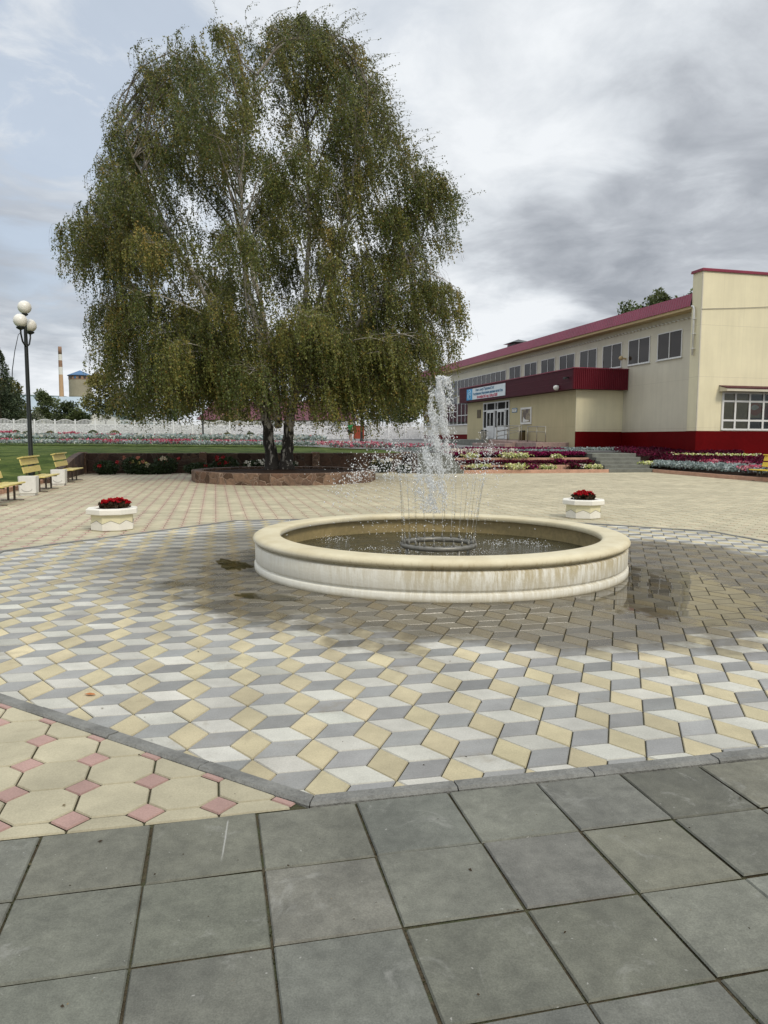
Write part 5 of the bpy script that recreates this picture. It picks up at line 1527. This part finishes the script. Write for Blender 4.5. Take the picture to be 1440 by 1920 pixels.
part('wall_lamp', M['tan'], lambda b: (b.box(.4, .62, 7.25, 7.35, 6.12, 6.20), b.ball((.32, 7.3, 6.18), .13, 12, 8)))
# porch (drawn first against the old wall line, then moved with its fittings to where the wall stands)
before = set(o.name for o in COL.objects)
part('porch_wall', M['clad_olive'], lambda b: b.box(-3.2, -.335, 5.95, 22.6, .6, 4.23))
part('porch_side_cladding', M['clad_cream'], lambda b: b.box(-3.205, -.336, 5.90, 5.949, ZP, 4.23))
part('porch_side_plinth', M['plinth'], lambda b: b.box(-3.21, -.37, 5.89, 5.949, .5, ZP - .002))
cn = part('canopy', M['fascia'], lambda b: b.box(-3.70, -.35, 5.46, 23.1, 4.24, 5.34))
def ribs(b):
    for x in np.arange(-3.66, -.42, .115):
        b.add([(x, 5.46, 4.23), (x + .03, 5.415, 4.23), (x + .075, 5.415, 4.23), (x + .105, 5.46, 4.23), (x, 5.46, 5.35), (x + .03, 5.415, 5.35), (x + .075, 5.415, 5.35), (x + .105, 5.46, 5.35)],
              [(0, 1, 5, 4), (1, 2, 6, 5), (2, 3, 7, 6), (4, 5, 6, 7), (3, 2, 1, 0)])
part('ribbed_side', M['rib_red'], ribs, cn)
part('canopy_edge', M['roof'], lambda b: (b.box(-3.75, -.34, 5.40, 5.459, 5.352, 5.39), b.box(-3.75, -3.701, 5.46, 23.15, 5.32, 5.37)), cn)
part('fascia_joint', M['rib_red'], lambda b: [b.box(-3.708, -3.7005, 5.47, 23.05, z, z + .012) for z in (4.6, 4.97)], cn)
# entrance: white framed glazed doors
def frame_f(b):
    X0, X1 = -3.27, -3.18
    for y in (14.78, 15.32, 16.72, 17.16, 18.62, 19.25): b.box(X0, X1, y - .045, y + .045, 1.52, 4.1)
    for z in (1.56, 3.52, 4.06): b.box(X0 + .003, X1, 14.8, 19.25, z - .045, z + .045)
dr = part('door_frame', M['pvc'], frame_f)
part('pane', M['dark_in'], lambda b: b.box(-3.215, -3.199, 14.8, 19.25, 1.56, 4.06), dr)
part('lower_panel', M['pvc'], lambda b: b.box(-3.255, -3.216, 14.83, 19.2, 1.53, 2.33), dr)
for y0, y1 in ((15.37, 16.67), (17.21, 18.57)):
    def leaf(b):
        X0, X1 = -3.30, -3.272
        for y in (y0 + .05, (y0 + y1) / 2, y1 - .05): b.box(X0, X1, y - .05, y + .05, 1.56, 3.46)
        for z in (1.62, 2.38, 3.42): b.box(X0 + .002, X1, y0, y1, z - .06, z + .06)
        b.box(X0 + .004, X1, y0, y1, 1.68, 2.32)
    d_ = part('door', M['pvc'], leaf)
    yh = y1 - .35 if y0 < 17 else y0 + .68
    part('handle', M['steel'], lambda b: b.tube([(-3.30, yh, 2.45), (-3.36, yh, 2.47), (-3.36, yh, 2.9), (-3.30, yh, 2.92)], .02, 8), d_)
porch_objs = [o for o in COL.objects if o.name not in before]
# block window with awning
def bw(b):
    Y0, Y1 = -.06, .02; f = .05
    xs = [1.42, 2.13, 2.95, 3.76, 4.56, 5.36, 6.16]
    for x in xs: b.box(x - f, x + f, Y0, Y1, 2.0, 3.84)
    for z in (2.03, 2.47, 3.40, 3.81): b.box(xs[0], xs[-1], Y0 + .004, Y1, z - .045, z + .045)
w_ = part('window', M['pvc'], bw)
M['hall_inside'] = mat('shop_interior_panel', (.42, .34, .17), .8, .25, .6)
part('pane', clear_glass('shop_glass'), lambda b: b.box(1.42, 6.16, -.03, -.012, 2.03, 3.81), w_)
part('blind', M['hall_inside'], lambda b: (b.box(1.42, 2.95, -.009, -.004, 2.03, 3.81), b.box(2.95, 6.16, -.0045, -.003, 2.03, 3.81, 0)), w_)
part('dark_room', M['dark_in'], lambda b: (b.box(2.97, 6.14, -.0075, -.005, 2.05, 2.62), b.box(2.97, 6.14, -.0075, -.005, 3.42, 3.8)), w_)
def blob_poly(cx, cz, rx, rz, y, seed, n=28):
    g = np.random.default_rng(seed); f = g.random(4) * 6
    return [(cx + rx * (1 + .12 * math.sin(2 * w + f[0]) + .08 * math.sin(3 * w + f[1])) * math.cos(w), y, cz + rz * (1 + .12 * math.sin(2 * w + f[2])) * math.sin(w)) for w in np.linspace(0, 2 * math.pi, n, endpoint=False)]
M['orange'] = mat('orange_cloth', (.45, .09, .02), .7, .2, 3); M['redcloth'] = mat('red_cloth', (.38, .02, .02), .7, .2, 3)
part('orange_display', M['orange'], lambda b: b.poly(blob_poly(3.35, 3.05, .38, .30, -.010, 2)), w_)
part('white_display', M['white_paint'], lambda b: (b.poly(blob_poly(3.28, 3.12, .22, .12, -.0106, 3)), b.box(3.0, 3.06, -.0106, -.0102, 2.1, 2.35)), w_)
part('red_display', M['redcloth'], lambda b: (b.poly(blob_poly(4.15, 2.95, .34, .32, -.010, 4)), b.poly(blob_poly(4.95, 2.9, .3, .3, -.010, 6))), w_)
part('awning', M['clad_beige'], lambda b: (b.add([(1.2, -.002, 4.12), (6.6, -.002, 4.12), (6.6, -.55, 3.98), (1.2, -.55, 3.98), (1.2, -.002, 3.86), (6.6, -.002, 3.86), (6.6, -.55, 3.86), (1.2, -.55, 3.86)], [(3, 2, 1, 0), (3, 7, 6, 2), (0, 4, 7, 3), (1, 2, 6, 5), (4, 5, 6, 7)])))
part('awning_edge', M['fascia'], lambda b: b.add([(1.17, -.003, 4.16), (6.63, -.003, 4.16), (6.63, -.58, 4.02), (1.17, -.58, 4.02), (1.17, -.003, 4.13), (6.63, -.003, 4.13), (6.63, -.58, 3.99), (1.17, -.58, 3.99)], [(0, 3, 2, 1), (4, 5, 6, 7), (3, 7, 6, 2), (0, 4, 7, 3), (1, 2, 6, 5)]))
o = empty('overhead_cable', (15.1, 36, 0), TH, 'thin dark cable strung across the tall cream block', 'cable')
part('cable_line', M['ink'], lambda b: b.tube([(0.0 + 16 * k, -.03 - .02 * math.sin(3.1 * k), 7.72 + 2.6 * k - .5 * math.sin(3.14 * k)) for k in np.linspace(0, 1, 14)], .012, 5), o)

# things on the hall
before = set(o.name for o in COL.objects)
def on_hall(name, label, cat, group=None): return empty(name, (15.1, 36, 0), TH, label, cat, group)
def text_mesh(body, size, m, parent, loc, rot, name='lettering', width=None, bold=0.0):
    cu = bpy.data.curves.new('t', 'FONT'); cu.body = body; cu.size = size; cu.align_x = 'LEFT'; cu.extrude = .003; cu.offset = bold
    ob = bpy.data.objects.new('t', cu); COL.objects.link(ob)
    dg = bpy.context.evaluated_depsgraph_get(); dg.update()
    me = bpy.data.meshes.new_from_object(ob.evaluated_get(dg)); bpy.data.objects.remove(ob)
    w = max(v.co.x for v in me.vertices) - min(v.co.x for v in me.vertices)
    k = width / w if width else 1
    o = link(name, me, parent, [m]); o.location = loc; o.rotation_euler = rot; o.scale = (k, 1, 1)
    return o
M['banner'] = mat('banner_cloth', (.66, .72, .75), .6, .04, .8)
M['banner_blue'] = mat('banner_blue', (.06, .32, .60), .6, .1, .8)
M['t_blue'] = mat('blue_print', (.05, .17, .30), .6, .1); M['t_red'] = mat('red_print', (.50, .02, .07), .6, .1); M['pale_blue'] = mat('pale_blue_print', (.45, .66, .80), .6, .05)
bn = on_hall('banner', 'white and blue banner with red and blue lettering on the maroon canopy', 'banner')
part('sheet', M['banner'], lambda b: b.box(-3.745, -3.712, 14.35, 20.25, 4.38, 5.18), bn)
sb = part('blue_field', M['banner_blue'], lambda b: b.box(-3.746, -3.711, 20.251, 21.4, 4.38, 5.18), bn)
def emblem(b):
    P = [(-3.75, 20.83 + .33 * math.cos(w), 4.78 + .33 * math.sin(w)) for w in np.linspace(0, 2 * math.pi, 33)]
    b.tube(P, .03, 6, cap=False)
    b.ball((-3.752, 20.78, 4.93), .055, 10, 6)
    b.tube([(-3.752, 20.80, 4.86), (-3.752, 20.86, 4.68), (-3.752, 20.98, 4.55)], [.05, .05, .025], 6)
    b.tube([(-3.752, 20.60, 4.74), (-3.752, 20.80, 4.80), (-3.752, 21.0, 4.92)], [.02, .04, .02], 6)
part('emblem', M['pale_blue'], emblem, sb)
# local frame of the text: reads from +Y (far end) towards -Y
trot = (R(90), 0, R(-90))
text_mesh('Кенес центрі "Здоровый Сен"', .26, M['t_blue'], bn, (-3.75, 19.6, 4.95), trot, width=3.4, bold=.004)
text_mesh('Республикалық Общественное движение партия Отан', .24, M['t_blue'], bn, (-3.75, 20.05, 4.69), trot, width=5.3, bold=.006)
text_mesh('10 октября 2015 год с 8.00 до 20.00', .27, M['t_red'], bn, (-3.75, 19.35, 4.43), trot, width=3.7, bold=.008)
M['bronze'] = mat('bronze_plate', (.09, .065, .025), .4, .15, 5, metal=.4)
o = on_hall('wall_plaque', 'dark bronze plaque on the khaki wall left of the doors', 'plaque')
part('plate', M['bronze'], lambda b: b.box(-3.235, -3.201, 19.85, 20.55, 3.05, 3.66, 0, .008), o)
o = on_hall('address_sign', 'small white address sign with dark border right of the doors', 'sign')
ad = part('plate', M['t_blue'], lambda b: b.box(-3.225, -3.201, 13.58, 14.36, 3.26, 3.54), o)
part('face', M['white_paint'], lambda b: b.box(-3.232, -3.226, 13.64, 14.30, 3.30, 3.50), o)
part('printed_line', M['ink'], lambda b: (b.box(-3.236, -3.233, 13.75, 14.2, 3.42, 3.45), b.box(-3.236, -3.233, 13.85, 14.1, 3.35, 3.37)), o)
o = on_hall('poster_frame', 'white framed poster with a brown faded scene on the khaki wall', 'poster')
def pf(b):
    for y0, y1, z0, z1 in ((11.4, 11.53, 2.46, 3.52), (12.83, 12.96, 2.46, 3.52)): b.box(-3.26, -3.201, y0, y1, z0, z1)
    b.box(-3.258, -3.201, 11.53, 12.83, 3.40, 3.52); b.box(-3.258, -3.201, 11.53, 12.83, 2.46, 2.58)
part('frame', M['white_paint'], pf, o)
M['poster'] = mat('poster_print', (.16, .12, .095), .4, .5, 1.6, col2=(.28, .24, .15))
part('print', M['poster'], lambda b: b.box(-3.225, -3.201, 11.53, 12.83, 2.58, 3.40), o)
part('pale_figure', M['white_paint'], lambda b: (b.poly([(-3.229, 12.65, 2.6), (-3.229, 12.2, 2.62), (-3.229, 11.75, 2.66), (-3.229, 11.8, 2.72), (-3.229, 12.2, 2.74), (-3.229, 12.45, 2.82), (-3.229, 12.55, 2.95), (-3.229, 12.6, 2.85)])), o)
o = on_hall('dome_lamp', 'white dome lamp under the corner of the maroon canopy fascia', 'lamp')
part('dome', M['globe'], lambda b: b.ball((-3.82, 7.1, 4.40), .17, 16, 10, 0, .85), o)
part('bracket', M['black_metal'], lambda b: b.box(-3.82, -3.709, 7.05, 7.15, 4.50, 4.56), o)
o = on_hall('wall_camera', 'small dark camera at the canopy corner above the dome lamp', 'camera')
part('housing', M['black_metal'], lambda b: (b.box(-3.9, -3.709, 5.9, 5.98, 4.84, 4.9), b.box(-3.98, -3.86, 5.84, 6.04, 4.78, 4.88, 0, .01)), o)
# entrance platform, ramp and rails
pf_ = on_hall('entrance_platform', 'grey and pink stone platform with ramp before the doors', 'platform')
part('landing', M['step'], lambda b: b.box(-5.6, -3.201, 13.0, 24.5, .6, 1.50, 0, .02), pf_)
part('ramp', M['pinkstone'], lambda b: (b.add([(-5.4, 12.99, .6), (-3.201, 12.99, .6), (-3.201, 9.3, .6), (-5.4, 9.3, .6), (-5.4, 12.99, 1.49), (-3.201, 12.99, 1.49), (-3.201, 9.3, 1.36), (-5.4, 9.3, 1.36)], [(0, 1, 2, 3), (7, 6, 5, 4), (0, 3, 7, 4), (3, 2, 6, 7), (1, 0, 4, 5)]), b.box(-5.9, -5.41, 9.3, 14.5, .6, 1.27, 0, .02)), pf_)
part('lower_landing', M['pinkstone'], lambda b: b.box(-5.2, -3.201, 6.6, 9.29, .6, 1.34, 0, .02), pf_)
def rail(label, P, zb, posts):
    o = on_hall('handrail', label, 'handrail')
    part('rails', M['steel'], lambda b: (b.tube(P, .028, 8), b.tube([(x, y, z - .30) for x, y, z in P], .02, 8)), o)
    P = np.array(P)
    for t_ in posts:
        i = min(int(t_ * (len(P) - 1)), len(P) - 2); f = t_ * (len(P) - 1) - i
        q = P[i] * (1 - f) + P[i + 1] * f
        part('post', M['steel'], lambda b: b.tube([(q[0], q[1], zb), tuple(q)], .024, 8), o)
rail('level metal handrail round the lower landing near the porch corner', [(-4.5, 9.2, 2.26), (-4.5, 8.0, 2.24), (-4.5, 6.9, 2.22)], 1.3, (0, .5, 1))
rail('sloping metal handrail rising along the entrance ramp', [(-5.0, 12.6, 1.98), (-5.0, 11.0, 2.12), (-5.0, 9.3, 2.28)], 1.2, (0, .5, 1))
rail('metal handrail on the landing before the white doors', [(-4.3, 14.3, 2.36), (-4.3, 12.5, 2.36), (-4.3, 10.5, 2.33)], 1.4, (0, .5, 1))
o = on_hall('looped_handrail', 'short handrail with two looped ends at the ramp foot', 'handrail')
def loop(b):
    for y0 in (13.9, 13.1):
        b.tube([(-5.6, y0 - .5, 2.02), (-5.6, y0, 2.0), (-5.6, y0 + .12, 1.9), (-5.6, y0 + .05, 1.78), (-5.6, y0 - .4, 1.76)], .022, 6)
    b.tube([(-5.6, 13.2, 1.2), (-5.6, 13.2, 2.0)], .022, 6)
part('rails', M['steel'], loop, o)
for y, x, lb in ((17.9, -3.75, 'grey cylindrical ash bin standing by the white doors'), (11.9, -3.6, 'dark cylindrical ash bin by the porch wall behind the ramp rail')):
    o = on_hall('ash_bin', lb, 'litter bin'); zb_ = 1.5 if y > 13 else 1.40
    part('body', M['steel'] if y > 13 else M['bronze'], lambda b: b.lathe([(.17, zb_), (.2, zb_ + .02), (.2, zb_ + .62), (.17, zb_ + .66)], 16, (x, y, 0), closed=True), o)
    part('rim', M['black_metal'], lambda b: b.lathe([(.205, zb_ + .58), (.205, zb_ + .66), (.16, zb_ + .67)], 16, (x, y, 0)), o)

porch_objs += [o for o in COL.objects if o.name not in before]
for o in porch_objs:
    if o.type != 'MESH': continue
    if o.location.length > .01:                       # lettering carries its own place
        o.location = (1.041 * o.location.x + .967, 1.041 * o.location.y + 1.276, 1.041 * o.location.z - .0615)
        o.scale = tuple(v * 1.041 for v in o.scale)
    else:
        o.data.transform(Matrix(((1.041, 0, 0, .967), (0, 1.041, 0, 1.276), (0, 0, 1.041, -.0615), (0, 0, 0, 1))))
# ------------------------------------------------------------------ person walking on the far road
def person(loc, rz):
    o = empty('person', loc, rz, 'person in a green top and dark shorts walking on the far road', 'person')
    J = {'pel': (0, 0, .93), 'wai': (0, 0, 1.08), 'che': (0, .01, 1.32), 'nec': (0, 0, 1.47), 'hd0': (0, .015, 1.55), 'hd1': (0, .02, 1.66), 'hd2': (0, .01, 1.73),
         'hL': (-.09, 0, .90), 'kL': (-.10, .06, .50), 'aL': (-.10, -.03, .09), 'tL': (-.10, .11, .035), 'hR': (.09, 0, .90), 'kR': (.10, .0, .50), 'aR': (.10, -.16, .10), 'tR': (.10, -.03, .035),
         'sL': (-.17, 0, 1.40), 'eL': (-.23, -.03, 1.13), 'wL': (-.24, .06, .90), 'fL': (-.24, .08, .80), 'sR': (.17, 0, 1.40), 'eR': (.23, .0, 1.13), 'wR': (.24, .10, .92), 'fR': (.24, .13, .82)}
    Rr = {'pel': .14, 'wai': .125, 'che': .14, 'nec': .055, 'hd0': .075, 'hd1': .095, 'hd2': .07, 'hL': .09, 'kL': .055, 'aL': .04, 'tL': .035, 'hR': .09, 'kR': .055, 'aR': .04, 'tR': .035, 'sL': .06, 'eL': .042, 'wL': .03, 'fL': .028, 'sR': .06, 'eR': .042, 'wR': .03, 'fR': .028}
    Ed = [('pel', 'wai'), ('wai', 'che'), ('che', 'nec'), ('nec', 'hd0'), ('hd0', 'hd1'), ('hd1', 'hd2'), ('pel', 'hL'), ('hL', 'kL'), ('kL', 'aL'), ('aL', 'tL'), ('pel', 'hR'), ('hR', 'kR'), ('kR', 'aR'), ('aR', 'tR'), ('che', 'sL'), ('sL', 'eL'), ('eL', 'wL'), ('wL', 'fL'), ('che', 'sR'), ('sR', 'eR'), ('eR', 'wR'), ('wR', 'fR')]
    def skin(name, keys, m, k=1.0, root=None):
        ed = [(a, b) for a, b in Ed if a in keys and b in keys]
        ks = list(keys); me = bpy.data.meshes.new(name); me.from_pydata([J[q] for q in ks], [(ks.index(a), ks.index(b)) for a, b in ed], [])
        ob = link(name, me, o, [m])
        md = ob.modifiers.new('skin', 'SKIN'); 
        for i, q in enumerate(ks): me.skin_vertices[0].data[i].radius = (Rr[q] * k, Rr[q] * k)
        me.skin_vertices[0].data[ks.index(root or ks[0])].use_root = True
        ob.modifiers.new('sub', 'SUBSURF').levels = 2; ob.modifiers['sub'].render_levels = 2
        return ob
    M['skin'] = mat('skin', (.42, .25, .17), .55, .06, 8); M['green_top'] = mat('green_cloth', (.03, .24, .075), .8, .1, 8); M['shorts'] = mat('dark_cloth', (.012, .012, .016), .85, .1, 8)
    M['hair'] = mat('dark_hair', (.02, .015, .012), .7, .2, 10); M['shoe'] = mat('dark_shoe', (.02, .02, .02), .6, .1, 8)
    skin('body', list(J), M['skin'])
    # top with short sleeves, shorts to mid-thigh
    J['mL'] = tuple(np.array(J['hL']) * .45 + np.array(J['kL']) * .55); J['mR'] = tuple(np.array(J['hR']) * .45 + np.array(J['kR']) * .55)
    J['uL'] = tuple((np.array(J['sL']) * .4 + np.array(J['eL']) * .6)); J['uR'] = tuple((np.array(J['sR']) * .4 + np.array(J['eR']) * .6))
    Rr.update(mL=.075, mR=.075, uL=.05, uR=.05); Ed.extend([('hL', 'mL'), ('hR', 'mR'), ('sL', 'uL'), ('sR', 'uR')])
    skin('top', ['che', 'wai', 'pel', 'nec', 'sL', 'uL', 'sR', 'uR'], M['green_top'], 1.16)
    skin('shorts', ['pel', 'hL', 'mL', 'hR', 'mR'], M['shorts'], 1.24)
    b = MB(); b.ball((0, -.005, 1.69), .105, 14, 10, 0, .85); b.build('hair', M['hair'], o)
    for s_, k in (('L', 0), ('R', 1)):
        a, t_ = np.array(J['a' + s_]), np.array(J['t' + s_])
        b = MB(); b.tube([(a[0], a[1] - .05, t_[2]), tuple((a + t_) / 2 * np.array([1, 1, 0]) + np.array([0, 0, t_[2] + .005])), (t_[0], t_[1] + .05, t_[2])], [.04, .05, .03], 8); b.build('shoe', M['shoe'], o)
    # face
    b = MB(); b.ball((0, .115, 1.635), .018, 8, 6, 0, 1.3); b.build('nose', M['skin'], o)
    b = MB(); [b.ball((x, .10, 1.665), .012, 8, 6) for x in (-.035, .035)]; b.box(-.025, .025, .098, .106, 1.595, 1.602); b.build('eyes_and_mouth', M['hair'], o)
pp = PY(657, 832, 62); person((pp[0], pp[1], float(terr(toAS(pp)[1])) + .006), R(150))

# ------------------------------------------------------------------ litter on the paving
def fallen(px, py, s, col, name, label=None, kind=None):
    p = G(px, py)
    g = np.random.default_rng(int(px))
    b = MB(); w = g.random() * 6.28; c_, s_ = math.cos(w), math.sin(w)
    P = [(0, 0), (.35, .22), (.75, .16), (1, 0), (.75, -.18), (.35, -.2)]
    b.add([(p[0] + s * (x * c_ - y * s_), p[1] + s * (x * s_ + y * c_), .006 + .25 * s * abs(y) + .02 * x * s) for x, y in P], [(0, 5, 4, 3, 2, 1)], 0, True)
    return b.build(name, col)
M['orange_leaf'] = mat('orange_leaf', (.42, .15, .04), .7, .2, 30)
tag(fallen(158, 1303, .075, M['orange_leaf'], 'fallen_leaf'), 'single orange brown fallen leaf on the cube pattern paving', 'leaf')
g = np.random.default_rng(44); n = 170
pxs = g.uniform(-60, 1500, n); pys = 900 + 1000 * g.random(n) ** 1.4
P = np.array([G(x, y) for x, y in zip(pxs, pys)]); P = P[(np.linalg.norm(P[:, :2] - FC, axis=1) > 2.3) & (toAS(P)[0] > -16)]; P[:, 2] = .006
D = g.normal(size=(len(P), 3)) * np.array([1, 1, .12]); L = .005 + .016 * g.random(len(P)) ** 3
cols = np.where((g.random(len(P)) < .7)[:, None], np.array([.05, .035, .02]), np.array([.20, .16, .09]))
V = leaf_quads(P, D, L, L * .7); V[:, :, 2] = np.maximum(V[:, :, 2], .0045)
tag(quads('leaf_litter', V, cols, M['petal']), kind='stuff')
# moss and weeds in the slab joints
n = 2600; i_ = g.integers(-6, 12, n); j_ = g.random(n) * 8
Pm = O0 + (i_[:, None] * sl) * UA - (j_[:, None] * sl) * WS + g.normal(size=(n, 2)) * .0035
dens = np.sin(i_ * 2.3 + j_ * 1.1) + g.normal(size=n) * .5 > .1
Pm = np.column_stack([Pm[dens], np.full(dens.sum(), -.009)])
D = g.normal(size=Pm.shape) * .6; D[:, 2] = np.abs(D[:, 2]) + .3
tag(quads('joint_moss', leaf_quads(Pm, D, .009, .006), np.array([.035, .04, .015]) * (.5 + g.random(len(Pm)))[:, None], M['petal']), kind='stuff')

# ------------------------------------------------------------------ sky, sun, camera
wd = bpy.data.worlds.new('World'); sc.world = wd; wd.use_nodes = True
t = NT(wd.node_tree); bg = t.n['Background']
sun_dir = Vector((.48, -.74, .80)).normalized()
sky = t.new('ShaderNodeTexSky', sky_type='NISHITA'); sky.sun_disc = False
sky.sun_elevation = math.asin(sun_dir.z); sky.sun_rotation = math.atan2(sun_dir.x, sun_dir.y)
sky.dust_density = 2.0; sky.altitude = 200
dirv = t.vmath('NORMALIZE', t.new('ShaderNodeTexCoord').outputs['Generated'])
sp = t.new('ShaderNodeSeparateXYZ'); t.put(sp.inputs[0], dirv)
zz = t.math('ADD', t.math('MAXIMUM', sp.outputs[2], 0.0), .16)
cmb = t.new('ShaderNodeCombineXYZ'); t.put(cmb.inputs[0], t.math('DIVIDE', sp.outputs[0], zz)); t.put(cmb.inputs[1], t.math('DIVIDE', sp.outputs[1], zz))
pc = cmb.outputs[0]
big = t.noise(pc, .9, 6, .55, .5); med = t.noise(pc, 3.0, 8, .60, .45)
wobn = t.new('ShaderNodeTexNoise'); wobn.inputs['Scale'].default_value = 1.6; wobn.inputs['Detail'].default_value = 5; t.put(wobn.inputs['Vector'], pc)
dw = t.vmath('NORMALIZE', t.vmath('ADD', dirv, t.vmath('MULTIPLY', t.vmath('SUBTRACT', wobn.outputs['Color'], (.5, .5, .5)), (.26, .26, .20))))
def blob(px, py, rad_deg, wgt):
    d = ray(px, py); d = d / np.linalg.norm(d)
    v = t.vmath('DOT_PRODUCT', dw, tuple(d))
    return t.math('MULTIPLY', t.mapr(v, math.cos(R(rad_deg)), 1.0), wgt)
fin = t.noise(pc, 6.5, 6, .6, .3)
L = t.math('ADD', .78, t.math('ADD', t.math('ADD', t.math('MULTIPLY', t.math('SUBTRACT', big, .5), .75), t.math('MULTIPLY', t.math('SUBTRACT', fin, .5), .20)), t.math('MULTIPLY', t.math('SUBTRACT', med, .5), .92)))
for a in ((1380, 330, 10, -.20), (1240, 480, 8, -.22), (1040, 515, 8, -.26), (1180, 230, 7, -.15), (1500, 540, 11, -.16), (890, 490, 7, -.15), (1350, 420, 4, .12), (1150, 400, 4, .10), (1400, 180, 7, -.08), (40, 580, 12, -.17), (180, 620, 10, -.10), (-150, 560, 14, -.16),
          (905, 640, 7, .34), (1000, 590, 5, .20), (60, 690, 6, .26), (200, 700, 7, .2), (900, 330, 8, .07), (1120, 360, 6, .12), (1330, 420, 5, .10), (760, 150, 18, .05), (1250, 60, 16, .09), (1010, 300, 6, .06), (450, 300, 18, .05)):
    L = t.math('ADD', L, blob(*a))
L = t.math('ADD', L, t.mapr(sp.outputs[2], .04, .0, 0, .12))
L = t.math('MAXIMUM', t.math('MINIMUM', L, 1.02), .27)
rp = t.new('ShaderNodeValToRGB'); e = rp.color_ramp.elements
e[0].position = .25; e[0].color = (.325, .352, .395, 1); e[1].position = 1.0; e[1].color = (.85, .88, .91, 1)
x = e.new(.5); x.color = (.465, .495, .54, 1); x = e.new(.75); x.color = (.675, .712, .755, 1)
t.put(rp.inputs[0], L)
over = t.mapr(sp.outputs[2], .55, .95, 1.0, 2.0)  # clouds overhead, above the view, made brighter to add light
n = t.new('ShaderNodeVectorMath', operation='SCALE'); t.put(n.inputs[0], rp.outputs[0]); t.put(n.inputs['Scale'], t.math('MULTIPLY', over, 10.0))
blue = t.math('ADD', t.math('ADD', blob(60, 150, 17, .85), blob(200, 330, 9, .30)), blob(560, 60, 12, .30))
blue = t.math('MULTIPLY', blue, t.mapr(med, .40, .62, 1.15, .25))
blue = t.math('MINIMUM', t.math('MAXIMUM', blue, .0), .85)
hz = t.mix(.62, sky.outputs[0], (7.0, 7.8, 8.8, 1))
colr_ = t.mix(blue, n.outputs[0], hz)
below = t.mapr(sp.outputs[2], -.02, 0.0)
t.put(bg.inputs['Color'], colr_); bg.inputs['Strength'].default_value = .1

sun = bpy.data.lights.new('sun', 'SUN'); sun.energy = 1.9; sun.angle = R(14); sun.color = (1, .91, .76)
so = bpy.data.objects.new('sun', sun); COL.objects.link(so); so.rotation_euler = sun_dir.to_track_quat('Z', 'Y').to_euler(); so.location = (30, -40, 60)

cam = bpy.data.cameras.new('camera'); co = bpy.data.objects.new('camera', cam); COL.objects.link(co)
cam.sensor_fit = 'VERTICAL'; cam.sensor_height = 36; cam.sensor_width = 27; cam.lens = 36 * F / 1920
cam.clip_start = .05; cam.clip_end = 6000
co.location = (0, 0, EYE)
co.matrix_world = Matrix.Translation((0, 0, EYE)) @ Matrix.Rotation(R(90) - PIT, 4, 'X') @ Matrix.Rotation(ROLL, 4, 'Z')
sc.camera = co
sc.view_settings.view_transform = 'Standard'; sc.view_settings.look = 'None'; sc.view_settings.gamma = 1; sc.view_settings.exposure = .06
sc.cycles.use_denoising = True
sc.cycles.max_bounces = 8; sc.cycles.transparent_max_bounces = 24
